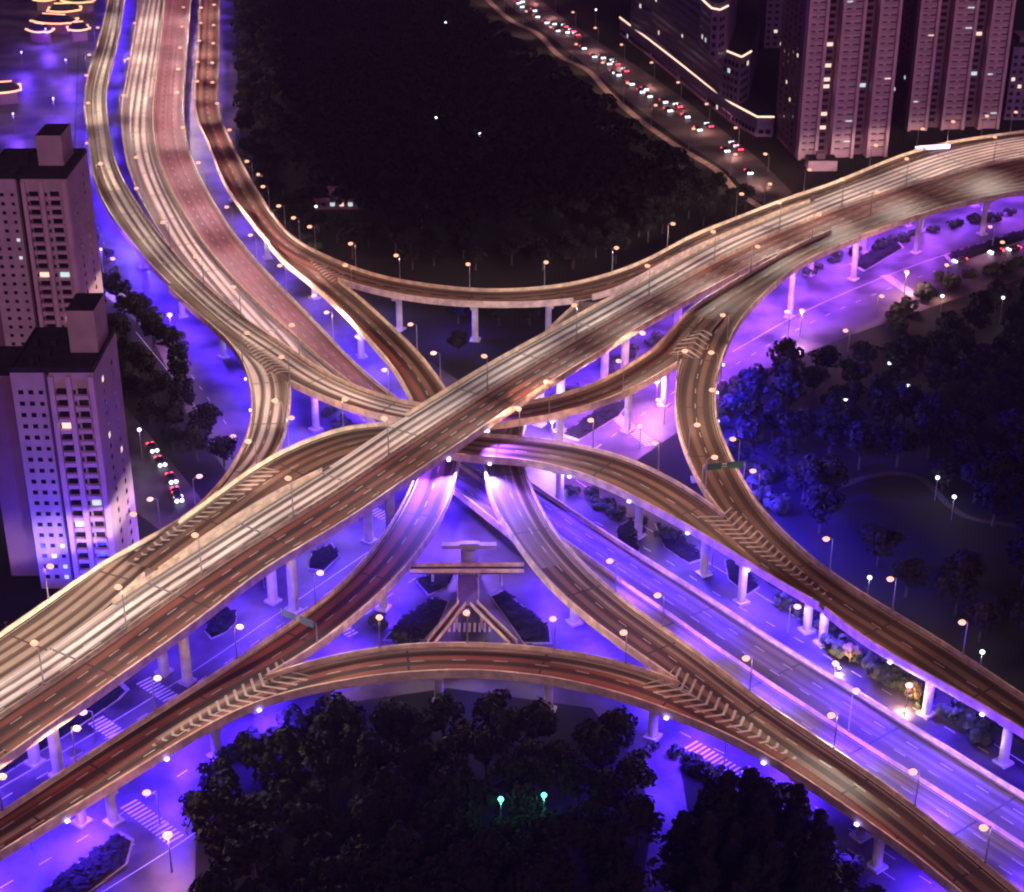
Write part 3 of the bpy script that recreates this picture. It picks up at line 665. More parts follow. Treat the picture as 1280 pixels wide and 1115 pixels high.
def added_edge_floods(key,side,cond,power,col,step,aimoff,aimz=0,droop=.9,ang=120):  # added lamps, put in to tint decks, trees and ground violet
    """added floodlights fixed to a deck's edge, thrown sideways; aimoff = metres from the deck edge outward (+)"""
    r=R[key]
    for i in range(3,len(r.c)-2,step):
        q=proj((r.c[i,0],r.c[i,1],r.z[i]))
        if not cond(q): continue
        sg=1 if side==1 else -1; z=r.z[i]-droop; p=r.c[i]+r.n[i]*sg*(r.hw[i]+.45); a=p+r.n[i]*sg*aimoff
        if any(j is not None and abs(R[k2].z[j]-z)<2.5 for k2 in ORDER if k2!=key for j in [inside(R[k2],p,.5)]): continue
        m=MB(); m.box((p[0],p[1],z),(.8,.5,.4),math.atan2(r.n[i][1],r.n[i][0])+math.pi/2); m.build('floodlight',M['blue'],ROADS[key])
        light('flood_beam','SPOT',(p[0]+r.n[i][0]*sg*.4,p[1]+r.n[i][1]*sg*.4,z-.3),power,col,ROADS[key],size=math.radians(ang),blend=.7,aim=(a[0],a[1],aimz),radius=.6)
added_edge_floods('F',2,lambda q:q[1]>690,B*1.3,VI,8,26,7)
added_edge_floods('D',2,lambda q:640<q[0]<960,B*.9,VI,7,16,7)
added_edge_floods('D',2,lambda q:500<q[0]<665,B*1.3,(.22,.12,1.0),4,9,10)
added_edge_floods('M',2,lambda q:470<q[0]<600,B*1.0,(.25,.10,1.0),6,10,10)
added_edge_floods('H',1,lambda q:q[1]>740,B*.9,(.10,.03,1.0),8,14,7,droop=.9)
added_edge_floods('F',1,lambda q:430<q[1]<650,B*2.2,(.03,.01,1.0),6,16,4,ang=135)
added_edge_floods('G',2,lambda q:q[0]<380 or q[0]>800,B*.5,VI,8,10,0)
added_edge_floods('A1',2,lambda q:450<q[1]<640,B*.35,(.2,.05,1.0),8,16,0)
# ------------------------------------------------------------------ trees
def crown_mesh(seed, kind):
    rd=random.Random(seed); m=MB(); lobes=[]
    if kind=='conifer':
        for k in range(26):
            h=rd.uniform(0,1); a=rd.uniform(0,6.28); rr=(1-h)*3.4*rd.uniform(.4,1); lobes.append((math.cos(a)*rr,math.sin(a)*rr,3+h*9.5,1.5*(1.15-h*.6),.9))
    else:
        for k in range(17):
            a=rd.uniform(0,6.28); rr=rd.uniform(0,1)**.6*3.3; h=rd.uniform(0,1); s=rd.uniform(1.1,2.0)
            lobes.append((math.cos(a)*rr,math.sin(a)*rr,5.0+h*4.6*(1-.12*rr),s,s*.75))
    per=46 if kind!='conifer' else 30
    for (x,y,z,r,rz) in lobes:
        for _ in range(per):
            u=rd.uniform(-1,1); a=rd.uniform(0,6.28); q=math.sqrt(1-u*u); k=rd.uniform(.72,1.12)
            n=Vector((q*math.cos(a),q*math.sin(a),u)); c=Vector((x+n.x*r*k,y+n.y*r*k,z+n.z*rz*k))
            n=(n+Vector((rd.uniform(-.8,.8),rd.uniform(-.8,.8),rd.uniform(-.5,.8)))).normalized()
            t=n.orthogonal().normalized(); b=n.cross(t); s=rd.uniform(.28,.55); an=rd.uniform(0,3.1)
            t2=t*math.cos(an)+b*math.sin(an); b2=n.cross(t2)
            m.quad(c-t2*s-b2*s*.6,c+t2*s*.9-b2*s*.7,c+t2*s*1.1+b2*s*.6,c-t2*s*.8+b2*s*.7)
    return m
def trunk_mesh(seed,kind):
    rd=random.Random(seed); m=MB(); m.tube((0,0,-.1),(.1,.05,5.6),.34,.17,8)
    if kind=='conifer': m.tube((.1,.05,5.6),(.1,.05,11.5),.17,.05,6)
    for k in range(5):
        a=rd.uniform(0,6.28); h=rd.uniform(3,5.4); m.tube((.06,.03,h),(math.cos(a)*2.4,math.sin(a)*2.4,h+rd.uniform(1.6,3)),.13,.04,6)
    return m.mesh('trunk',[M['bark']])
PROTO=[]
for k,(kd,lf) in enumerate((('round','leaf'),('round','leaf2'),('round','leaf'),('conifer','leaf'))):
    r_=empty('conifer_tree' if kd=='conifer' else 'park_tree'); a=bpy.data.objects.new('trunk',trunk_mesh(k,kd)); COL.objects.link(a); a.parent=r_
    b=bpy.data.objects.new('crown',crown_mesh(20+k,kd).mesh('crown',[M[lf]])); COL.objects.link(b); b.parent=r_; PROTO.append([r_,False])
def pip(x,y,poly):
    c=False; n=len(poly)
    for i in range(n):
        x1,y1=poly[i]; x2,y2=poly[(i+1)%n]
        if (y1>y)!=(y2>y) and x<(x2-x1)*(y-y1)/(y2-y1)+x1: c=not c
    return c
TREES=[]
def tree_at(x,y,k,s,label,group,name=None):
    p=PROTO[k]
    if p[1]: o=copy_tree(p[0])
    else: o=p[0]; p[1]=True
    o.location=(x,y,0); o.rotation_euler=(0,0,random.uniform(0,6.28)); o.scale=(s,s,s*random.uniform(.9,1.12))
    tag(o,label,'tree',group); TREES.append((x,y,s)); return o
def clear(x,y,pad):
    for r in R.values():
        if inside(r,np.array([x,y]),pad) is not None: return False
    return True
def forest(px,spacing,label,group,smin,smax,kinds=(0,1,2),avoid=(),maxn=300,pad=5,edge=None):
    P=[tuple(at(x,y,0)[:2]) for x,y in px]; xs=[p[0] for p in P]; ys=[p[1] for p in P]; n=0
    y=min(ys); row=0; pts=[]
    while y<max(ys):
        x=min(xs)+(row%2)*spacing/2
        while x<max(xs):
            xx,yy=x+random.uniform(-.3,.3)*spacing,y+random.uniform(-.3,.3)*spacing
            if pip(xx,yy,P) and clear(xx,yy,pad): pts.append((xx,yy))
            x+=spacing
        y+=spacing*.87; row+=1
    for xx,yy in pts[:maxn]:
        q=proj((xx,yy,8))
        if any(abs(q[0]-a[0])<a[2] and abs(q[1]-a[1])<a[2]*.8 for a in avoid): continue
        if q[0]<-60 or q[0]>1340 or q[1]>1190: continue
        tree_at(xx,yy,random.choice(kinds),random.uniform(smin,smax),label,group); n+=1
    return n
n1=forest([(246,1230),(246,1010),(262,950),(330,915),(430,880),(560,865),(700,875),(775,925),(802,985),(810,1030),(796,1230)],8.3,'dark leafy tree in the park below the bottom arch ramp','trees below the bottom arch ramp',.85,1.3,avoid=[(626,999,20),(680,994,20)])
n2=forest([(845,1230),(850,1080),(880,1040),(930,1020),(980,1040),(1030,1110),(1060,1230)],6.5,'tall dark conifer in the clump beside the bottom right street','conifers at the bottom right',1.15,1.6,kinds=(3,3,0),pad=3)
n3=forest([(1035,1075),(1060,1070),(1120,1105),(1200,1200),(1090,1200),(1050,1120)],7,'small tree by the lit kerb at the bottom right','small trees at the bottom right kerb',.5,.75,pad=3)
n4=forest([(925,600),(915,540),(950,480),(1040,455),(1110,470),(1170,440),(1180,410),(1290,370),(1420,360),(1500,1100),(1280,850),(1060,705),(950,600)],12,'dark tree in the park enclosed by the right bend ramp','trees in the right park',.9,1.45,avoid=[(1120,605,60),(1190,640,50),(1235,660,40),(1193,605,24),(1030,560,25),(1135,482,14),(1112,454,14),(1228,805,14),(1087,715,14)])
n5=forest([(112,365),(165,380),(215,440),(262,520),(295,595),(250,600),(190,560),(150,480),(125,420)],10.5,'dark street tree between the left towers and the side street','trees beside the left towers',.8,1.15,pad=4)
n6=forest([(310,240),(350,300),(430,322),(560,348),(680,346),(780,330),(860,290),(940,262),(880,235),(780,300),(600,325),(430,300),(340,200),(300,120),(290,120)],13,'dark tree at the near rim of the big dark park','trees at the rim of the dark park',.9,1.4,pad=6)
n7=forest([(500,400),(540,400),(600,398),(690,390),(640,420),(580,455),(550,440)],9,'tree between the orange ramp and the main flyover','trees between orange ramp and main flyover',.7,1,pad=5)
n8=forest([(560,735),(575,770),(600,770),(610,735)],12,'x','x',.5,.6) if False else 0
print('TREES',n1,n2,n3,n4,n5,n6,n7)
# far wood: one mass
wd=MB(); P=[tuple(at(x,y,0)[:2]) for x,y in [(310,-60),(300,60),(305,150),(345,210),(430,290),(600,315),(770,290),(850,262),(880,262),(860,238),(830,215),(780,180),(735,135),(680,95),(620,55),(570,5),(540,-60)]]
xs=[p[0] for p in P]; ys=[p[1] for p in P]; rd=random.Random(3); cl=[]
y=min(ys); row=0
while y<max(ys):
    x=min(xs)+(row%2)*5.5
    while x<max(xs):
        xx,yy=x+rd.uniform(-3,3),y+rd.uniform(-3,3)
        if pip(xx,yy,P) and clear(xx,yy,6):
            R_=rd.uniform(3.6,6.2); H_=rd.uniform(6,11)
            for _ in range(70):
                u=rd.uniform(-.1,1); a=rd.uniform(0,6.28); q=math.sqrt(max(0,1-u*u)); c=Vector((xx+q*math.cos(a)*R_,yy+q*math.sin(a)*R_,H_+u*R_*.75+rd.uniform(-.5,.5)))
                n=Vector((q*math.cos(a)+rd.uniform(-.7,.7),q*math.sin(a)+rd.uniform(-.7,.7),u+rd.uniform(-.4,.6))).normalized(); t=n.orthogonal().normalized(); b=n.cross(t); s=rd.uniform(.5,.95)
                wd.quad(c-t*s-b*s,c+t*s-b*s,c+t*s+b*s,c-t*s+b*s)
        x+=11
    y+=9.5; row+=1
print('WOOD quads',len(wd.f))
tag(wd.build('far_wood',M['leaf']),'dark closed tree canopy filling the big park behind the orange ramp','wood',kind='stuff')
# roof for the crowns' ground: nothing

# ------------------------------------------------------------------ shrubs along the ground streets
def shrub_mesh(seed):
    rd=random.Random(seed); m=MB()
    for _ in range(7):
        cx,cy,cz,r_=rd.uniform(-1,1),rd.uniform(-1,1),rd.uniform(.6,1.5),rd.uniform(.6,1.0)
        for _ in range(34):
            u=rd.uniform(-.6,1); a=rd.uniform(0,6.28); q=math.sqrt(1-u*u); n=Vector((q*math.cos(a),q*math.sin(a),u)); c=Vector((cx,cy,cz))+n*r_; t=n.orthogonal().normalized(); b=n.cross(t); s_=rd.uniform(.14,.28)
            m.quad(c-t*s_-b*s_,c+t*s_-b*s_,c+t*s_+b*s_,c-t*s_+b*s_)
    return m.mesh('foliage',[M['leaf3']])
M['leaf3']=mat('shrub_leaf',(.02,.035,.015),.8,c2=(.06,.08,.03),scale=1)
SHM=[shrub_mesh(k) for k in range(3)]
def stem_mesh():
    m=MB(); m.tube((0,0,0),(0,0,1),.1,.06,6); return m.mesh('stem',[M['bark']])
STM=stem_mesh()
def shrubs(px,n,label,group,smin=1,smax=1.8,spread=2.5):
    P=resample(np.array([at(x,y)[:2] for x,y in crspline(px)]),n)
    for p in P:
        x=p[0]+random.uniform(-spread,spread); y=p[1]+random.uniform(-spread,spread)
        root=empty('street_shrub',(x,y,0),random.uniform(0,6.28)); f=bpy.data.objects.new('foliage',random.choice(SHM)); COL.objects.link(f); f.parent=root
        t=bpy.data.objects.new('stem',STM); COL.objects.link(t); t.parent=root; k=random.uniform(smin,smax); root.scale=(k,k,k); tag(root,label,'shrub',group)
shrubs([(720,618),(790,655),(830,675)],10,'leafy shrub between the trunk viaduct and the brown arched ramp','shrubs by the brown arched ramp')
shrubs([(990,760),(1040,800),(1075,830),(1150,875),(1220,920)],22,'leafy shrub in the strip between the trunk viaduct and the right ramp','shrubs by the right ramp',1.2,2.2)
shrubs([(1000,345),(1080,315),(1160,292),(1260,270)],20,'leafy shrub beneath the right end of the main flyover','shrubs under the right flyover')
shrubs([(1120,410),(1180,350),(1230,345),(1290,330)],18,'leafy shrub on the verge above the right park','shrubs above the right park',1.2,2.4,4)
shrubs([(120,300),(140,350),(190,400),(230,440)],14,'leafy shrub on the verge of the side street by the pale ramp','shrubs by the pale ramp',1,1.8)
shrubs([(370,560),(400,575),(430,540),(410,520)],8,'leafy shrub in the gap between the bend ramp and the main flyover','shrubs in the left gap')
shrubs([(690,500),(740,485),(790,440),(850,420)],12,'leafy shrub under the pale ramp beside the main flyover','shrubs under the pale ramp')
shrubs([(280,950),(340,920),(420,890)],10,'leafy shrub under the lower left fork beside the trees','shrubs under the lower left fork',1.2,2)
shrubs([(820,935),(860,955),(930,1010),(1010,1060),(1080,1110)],16,'leafy shrub on the kerb of the bottom right street','shrubs on the bottom right kerb',1,1.8)
shrubs([(930,480),(915,520),(925,560),(945,600),(985,650)],20,'blue lit shrub at the foot of the right bend ramp','shrubs below the right bend ramp',1.4,2.6,4)
shrubs([(300,190),(320,225),(350,270),(390,310)],12,'leafy shrub on the verge outside the orange ramp','shrubs outside the orange ramp',1.2,2.2)
shrubs([(480,790),(520,820),(600,825),(660,815)],10,'leafy shrub behind the bottom arch ramp','shrubs behind the bottom arch ramp')
# ------------------------------------------------------------------ park lamps
def park_lamp(x,y,z,m,col,pw,label,group,name='park_lamp'):
    p=at(x,y,z); root=empty(name,(p[0],p[1],0)); a=MB(); a.tube((0,0,0),(0,0,z-.3),.12,.08,8); a.build('pole',M['steel'],root)
    b=MB(); b.ball((0,0,z),.62,.62,.5,8); b.build('lamp_globe',M[m],root); light('lamp_light','POINT',(0,0,z-1.2),pw,col,root,radius=.4)
    tag(root,label,'park lamp',group); return root
park_lamp(626,999,12,'green',(.1,.9,.5),500,'left one of two green park lamps glowing among the bottom trees',None)
park_lamp(680,994,12,'green',(.1,.9,.5),500,'right one of two green park lamps glowing among the bottom trees',None)
WL=[(1193,621),(1172,597),(1087,722),(1135,482),(1112,454),(1057,499),(1228,815),(1178,370),(855,225),(640,73),(600,167),(557,28),(545,147),(527,262),(745,12),(174,537),(164,608),(395,258),(1254,372)]
for k,(x,y) in enumerate(WL):
    where=('right park' if x>1000 else 'wood behind the orange ramp' if x>380 else 'grounds of the left towers')
    park_lamp(x,y,9 if x<1000 or y<500 else 7,'white',(.8,.9,1),160 if y<300 else 400,f'small white park lamp in the {where}','white lamps in the '+where)

# ------------------------------------------------------------------ towers
M['wall']=mat('tower_render',(.62,.45,.50),.85,.10,.2); M['wallB']=mat('tower_trim',(.78,.52,.60),.85,.1,.2)
M['wall2']=mat('tower_wall_far',(.26,.14,.19),.85,.15,.1); M['roof']=mat('dark_roof',(.03,.028,.03),.9,.3,.3)
M['glass']=mat('dark_window',(.02,.018,.03),.2); M['lit']=mat('lit_window',(.9,.8,.6),.5,emit=(1,.8,.6),es=.8); M['litc']=mat('cool_window',(.8,.9,.9),.5,emit=(.6,.85,.85),es=.7)
M['strip']=mat('led_strip',(1,.8,.6),.5,emit=(1,.72,.5),es=1.3); M['office']=mat('office_cladding',(.26,.17,.32),.6,.2,.2)
def add_windows(root,quads,name='window'):
    """quads: (p0,p1,p2,p3,kind) in root space; up to 100 single windows, the rest as one part"""
    quads=sorted(quads,key=lambda q:(q[4]=='glass', -q[0][2]))
    for q in quads[:100]:
        m=MB(); m.quad(*q[:4]); m.build(name,M[q[4]],root)
    if len(quads)>100:
        m=MB()
        for q in quads[100:]: m.quad(*q[:4],mi={'glass':0,'lit':1,'litc':2}[q[4]])
        tag(m.build('windows',[M['glass'],M['lit'],M['litc']],root),kind='stuff')
def face(root,quads,o,t,n,z0,z1,cols,fh,wh,ww,plit=.06,proud=.06,rd=random):
    """windows on a face: o origin, t along, n outward; cols = offsets along t"""
    k=0; z=z0
    while z+fh<=z1:
        for c in cols:
            a=o+t*(c-ww/2)+n*proud; b=o+t*(c+ww/2)+n*proud; kd='glass' if rd.random()>plit else rd.choice(['lit','litc'])
            quads.append(((a[0],a[1],z+.9),(b[0],b[1],z+.9),(b[0],b[1],z+.9+wh),(a[0],a[1],z+.9+wh),kd))
        z+=fh
def solve_h(px,py,ytop):
    p=at(px,py,0); lo,hi=0,200
    for _ in range(50):
        mid=(lo+hi)/2
        if proj((p[0],p[1],mid))[1]>ytop: lo=mid
        else: hi=mid
    return lo
HT=solve_h(60,738,468); print('left tower height',HT)
def left_tower(xl,xr,yf,ybk,ph,label,base=None):
    a=at(xl,yf,HT); b=at(xr,yf,HT); Wd=b[0]-a[0]; back=at(xl,ybk,HT); D=back[1]-a[1]
    root=empty('apartment_tower',(a[0],a[1],0)); rd=random.Random(int(xr))
    X=np.array([1,0.]); Yn=np.array([0,-1.]); m=MB()
    # plan in strips: left plain slab, dark slot, centre with bays, right bay
    slot0,slot1=Wd*.40,Wd*.46
    m.prism([(0,0),(slot0,0),(slot0,D),(0,D)],0,HT); m.prism([(slot0,2.2),(slot1,2.2),(slot1,D),(slot0,D)],0,HT-.02,1)
    m.prism([(slot1,0),(Wd,0),(Wd,D),(slot1,D)],0,HT)
    m.build('wall',[M['wall'],M['roof']],root)
    fh=2.95; z=2.0
    nfl=int((HT-4)/fh)
    for k in range(nfl):      # balcony slabs and piers on the right part
        zz=2+k*fh
        for c0,c1 in ((.53,.66),(.76,.92)):
            f=MB(); f.prism([(Wd*c0,-1.1),(Wd*c1,-1.1),(Wd*c1,-.0),(Wd*c0,-.0)],zz,zz+.95); f.build('balcony',[M['wallB']],root)
    pr=MB()
    for c in (.49,.70,.97):
        pr.prism([(Wd*c-.6,-1.3),(Wd*c+.6,-1.3),(Wd*c+.6,0),(Wd*c-.6,0)],0,HT-.5)
    pr.build('pier_strip',[M['wallB']],root)
    q=[]; o=np.array([0,0.])
    face(root,q,o,X,Yn,2,HT-2,[Wd*.595,Wd*.84],fh,1.6,Wd*.11,.10,.05,rd)
    face(root,q,o,X,Yn,2,HT-2,[Wd*.34],fh,1.0,1.0,.22,.05,rd)
    face(root,q,o,X,Yn,2,HT-2,[Wd*.515,Wd*.735],fh,1.2,.9,.05,.05,rd)
    face(root,q,o,X,Yn,2,HT-2,[Wd*.10,Wd*.22],fh,1.1,1.2,.04,.05,rd)
    face(root,q,np.array([Wd,0.]),np.array([0,1.]),np.array([1,0.]),2,HT-2,[D*.3,D*.7],fh,1.3,1.6,.05,.05,rd)
    add_windows(root,q)
    # lower wing at the left
    wg=MB(); wg.prism([(-9,6),(-.05,6),(-.05,D-.5),(-9,D-.5)],0,HT-3.5,0,1); wg.build('side_wing',[M['wall2'],M['roof']],root)
    # roof with parapet and plant rooms
    rf=MB(); rf.prism([(.4,.4),(Wd-.4,.4),(Wd-.4,D-.4),(.4,D-.4)],HT+.01,HT+.35)
    for (x0,y0,x1,y1) in ((0,0,Wd,.35),(0,D-.35,Wd,D),(0,.35,.35,D-.35),(Wd-.35,.35,Wd,D-.35)):
        rf.prism([(x0,y0),(x1,y0),(x1,y1),(x0,y1)],HT+.01,HT+1.3,0)
    ro=rf.build('roof',[M['roof']],root)
    px0,px1,h=ph
    c=MB(); c.prism([(Wd*px0,D*.45),(Wd*px1,D*.45),(Wd*px1,D*.92),(Wd*px0,D*.92)],HT+.36,HT+h,0,1)
    c.build('penthouse',[M['wall'],M['roof']],ro)
    for k in range(7):
        e=MB(); e.box((rd.uniform(2,Wd*px0-2),rd.uniform(3,D-3),HT+1.2),(rd.uniform(1,2.4),rd.uniform(1,2.2),1.6)); e.build('roof_unit',[M['roof']],root)
    tag(root,label,'apartment tower','apartment towers at the left edge'); return root,a,Wd,D
tA=left_tower(-24,83,224,190,(.56,.86,10),'mauve apartment tower at the left edge, the farther one with the higher position')
tB=left_tower(12,117,466,415,(.60,.94,11),'mauve apartment tower at the left edge, the nearer one whose lower half glows blue')
# blue floods in the garden in front of the near tower
pA=at(95,775,0)
for dx in (-14,2,16):
    b=np.array([tB[1][0]+tB[2]*.5+dx,tB[1][1]-17,0]); fl=empty('garden_floodlight',(b[0],b[1],0)); m=MB(); m.tube((0,0,0),(0,0,.9),.1,.1,8); m.box((0,.1,1.05),(.7,.35,.45)); m.build('stand',M['steel'],fl)
    m=MB(); m.quad((-.3,.29,.88),(.3,.29,.88),(.3,.29,1.22),(-.3,.29,1.22)); m.build('flood_lens',M['blue'],fl)
    light('flood_beam','SPOT',(0,.5,1.3),24000,(.035,.03,1.0),fl,size=math.radians(110),blend=.8,aim=(0,15,16),radius=.5)
    tag(fl,'blue floodlight on the lawn aimed up at the near left tower','floodlight','garden floodlights at the left tower')
def bay_tower(pl,pr,yb,depth,H,rot,label,nb=3,seed=1):
    a=at(pl,yb,0); b=at(pr,yb,0); Wd=b[0]-a[0]; root=empty('apartment_tower',(a[0],a[1],0),rot); rd=random.Random(seed)
    m=MB(); m.prism([(0,0),(Wd,0),(Wd,depth),(0,depth)],0,H); m.build('wall',[M['wall2']],root)
    fh=3.0; fr=[(.02,.20),(.38,.60),(.78,.98)]; bays=MB(); sl=MB(); q=[]; nb_=0
    for (c0,c1) in fr:
        bays.prism([(Wd*c0,-3.4),(Wd*c1,-3.4),(Wd*c1,-.0),(Wd*c0,-.0)],0,H-2)
        z=3
        while z<H-4:
            one=MB() if nb_<100 else sl; nb_+=1
            one.prism([(Wd*c0+.3,-4.2),(Wd*c1-.3,-4.2),(Wd*c1-.3,-3.4),(Wd*c0+.3,-3.4)],z,z+.9); z+=fh
            if one is not sl: one.build('balcony',[M['wall']],root)
        w_=(c1-c0)*Wd
        face(root,q,np.array([Wd*c0,-3.4]),np.array([1.,0]),np.array([0,-1.]),2,H-4,[w_*.25,w_*.75],fh,1.5,w_*.32,.045,.05,rd)
    face(root,q,np.array([0,0.]),np.array([1.,0]),np.array([0,-1.]),2,H-4,[Wd*.29,Wd*.69],fh,1.6,2.6,.14,.05,rd)
    face(root,q,np.array([0,depth]),np.array([0,-1.]),np.array([-1.,0]),2,H-4,[depth*.2,depth*.4,depth*.6,depth*.8],fh,1.5,2,.03,.05,rd)
    bays.build('bay',[M['wallB']],root); 
    if sl.f: tag(sl.build('balconies',[M['wall']],root),kind='stuff')
    ed=MB()
    for c in (0.02,.20,.38,.60,.78,.98): ed.prism([(Wd*c-.7,-5.0),(Wd*c+.7,-5.0),(Wd*c+.7,-.1),(Wd*c-.7,-.1)],0,H-1)
    ed.build('pier_strip',[M['wallB']],root)
    add_windows(root,q); rf=MB(); rf.prism([(-.5,-.5),(Wd+.5,-.5),(Wd+.5,depth),(-.5,depth)],H,H+1.2); rf.build('roof',[M['roof']],root)
    tag(root,label,'apartment tower','apartment towers at the top right'); return root
bay_tower(993,1108,196,34,112,math.radians(7),'ribbed mauve apartment tower at the top right, left one of the pair',seed=4)
bay_tower(1130,1247,160,34,112,math.radians(4),'ribbed mauve apartment tower at the top right, right one of the pair',seed=5)
# stepped office block with three bright cornice lines
ob=empty('office_building',(0,0,0)); op=at(850,110,0); ob.location=op
def rel(x,y,z): p=at(x,y,z)-op; return (p[0],p[1])
wl=MB(); st_=MB(); q=[]; rd=random.Random(9)
tiers=[(0,10,[(775,20),(815,50),(850,77),(884,104),(915,127),(947,144),(968,144)],10),(10.01,33,[(790,-20),(815,-8),(850,18),(894,50),(905,60),(927,69),(939,62)],33),(33.01,58,[(800,-60),(840,-30),(877,-4),(890,8),(900,10),(910,5)],56)]
for z0,z1,line,zl in tiers:
    pts=[rel(x,y,zl) for x,y in line]; dr=np.array([.62,.80])*60
    poly=pts+[(pts[-1][0]+12,pts[-1][1]+60),(pts[0][0]+34,pts[0][1]+60)]
    wl.prism(poly,z0,z1,0,1)
    for k in range(len(pts)-1):
        A=np.array(pts[k]); B_=np.array(pts[k+1]); t=(B_-A)/np.linalg.norm(B_-A); n=np.array([t[1],-t[0]])
        st_.prism([tuple(A+n*.05),tuple(A+n*.45),tuple(B_+n*.45),tuple(B_+n*.05)][::1],zl-1.0,zl-.35)
        L=np.linalg.norm(B_-A); cols=list(np.arange(2,L-1,3.2))
        face(ob,q,A,t,n,z0+.5,z1-2,cols,3.8,2.0,2.1,.012,.06,rd)
wl.build('wall',[M['office'],M['roof']],ob); st_.build('cornice_light',[M['strip']],ob); add_windows(ob,q)
tag(ob,'stepped purple office block with three bright curved cornice lines at the top','office building')
# dark low blocks behind, seen only as shapes between the towers
def block(name,pl,pr,yb,depth,H,label,cols,plit,rot=0,seed=1,wm='office'):
    a=at(pl,yb,0); b=at(pr,yb,0); Wd=b[0]-a[0]; root=empty(name,(a[0],a[1],0),rot); m=MB(); m.prism([(0,0),(Wd,0),(Wd,depth),(0,depth)],0,H,0,1)
    m.build('wall',[M[wm],M['roof']],root); q=[]; rd=random.Random(seed)
    face(root,q,np.array([0,0.]),np.array([1.,0]),np.array([0,-1.]),.5,H-1,[Wd*(k+.5)/cols for k in range(cols)],3.4,1.6,Wd/cols*.5,plit,.05,rd)
    add_windows(root,q); p=MB(); p.prism([(Wd*.3,depth*.3),(Wd*.6,depth*.3),(Wd*.6,depth*.7),(Wd*.3,depth*.7)],H,H+2.5); p.build('plant_room',[M['wall2']],root)
    tag(root,label,'building'); return root
block('office_block',955,990,60,30,70,'dark office block squeezed between the stepped office and the ribbed towers',4,.12,seed=2)
block('gate_house',1010,1046,214,9,4.5,'low lit gate house beside the road under the left ribbed tower',4,.7,seed=3,wm='wallB')
block('pavilion',388,455,262,10,5,'low pavilion with lit windows on the edge of the dark park',6,.75,seed=6,wm='wall2')
block('low_building',1255,1300,150,30,34,'dark building at the right edge behind the flyover',5,.1,seed=8)
# lit billboard beyond the flyover
bp=at(1145,190,16); bl=empty('light_box_sign',(bp[0],bp[1],0),math.radians(12)); m=MB()
for x in (1,7,13): m.tube((x,0,0),(x,0,14),.3,.25,8)
m.box((7,0,16.5),(15.5,.6,4.6)); m.build('frame',M['steel'],bl); m=MB(); m.quad((-.5,-.34,14.6),(14.5,-.34,14.6),(14.5,-.34,18.4),(-.5,-.34,18.4))
M['sign']=mat('sign_face',(.8,.6,1),.4,emit=(.72,.45,1),es=4.5); m.build('sign_face',M['sign'],bl); tag(bl,'glowing violet and white light box sign beyond the flyover below the right towers','sign')
# top left: old style low buildings with lit eaves
M['eave']=mat('lit_eaves',(1,.7,.4),.5,emit=(1,.48,.22),es=1.5)
def pavilion(x,y,Wd,D,label,rot):
    p=at(x,y,0); root=empty('lit_pavilion',(p[0],p[1],0),rot); m=MB(); m.prism([(-Wd/2,-D/2),(Wd/2,-D/2),(Wd/2,D/2),(-Wd/2,D/2)],0,6); m.build('wall',M['wall2'],root)
    rf=MB(); o=1.6; A=[(-Wd/2-o,-D/2-o,6.05),(Wd/2+o,-D/2-o,6.05),(Wd/2+o,D/2+o,6.05),(-Wd/2-o,D/2+o,6.05)]; Bq=[(-Wd*.35,0,10),(Wd*.35,0,10)]
    rf.quad(A[0],A[1],Bq[1],Bq[0]); rf.quad(A[2],A[3],Bq[0],Bq[1]); rf.poly([A[1],A[2],Bq[1]]); rf.poly([A[3],A[0],Bq[0]]); rf.poly(A[::-1]); r_=rf.build('roof',M['roof'],root)
    e=MB()
    for k in range(4):
        P1=Vector(A[k]); P2=Vector(A[(k+1)%4]); n_=5
        for j in range(n_):
            s0=P1.lerp(P2,j/n_); s1=P1.lerp(P2,(j+1)/n_); up0=.9*abs(j/n_-.5)**2*4; up1=.9*abs((j+1)/n_-.5)**2*4
            e.tube(s0+Vector((0,0,up0)),s1+Vector((0,0,up1)),.5,.5,6)
    e.tube(Bq[0],Bq[1],.4,.4,6); e.build('eave_light',M['eave'],r_)
    tag(root,label,'pavilion'); return root
pavilion(70,40,20,9,'curved roof pavilion outlined in orange light at the top left, the widest',-.25)
pavilion(100,14,14,8,'curved roof pavilion outlined in orange light touching the top edge left of the ramps',-.2)
pavilion(58,12,9,7,'small curved roof pavilion outlined in orange light near the top left corner',.1)
pavilion(82,26,15,6,'orange lit curved roof pavilion in the middle of the top left cluster',.12)
pavilion(52,52,10,5,'narrow orange lit curved roof pavilion at the lower end of the top left cluster',-.5)
pavilion(100,50,8,5,'smallest curved roof pavilion outlined in orange light right beside the pale ramp',.4)
pavilion(5,128,14,8,'curved roof pavilion outlined in orange light cut by the left edge',.3)

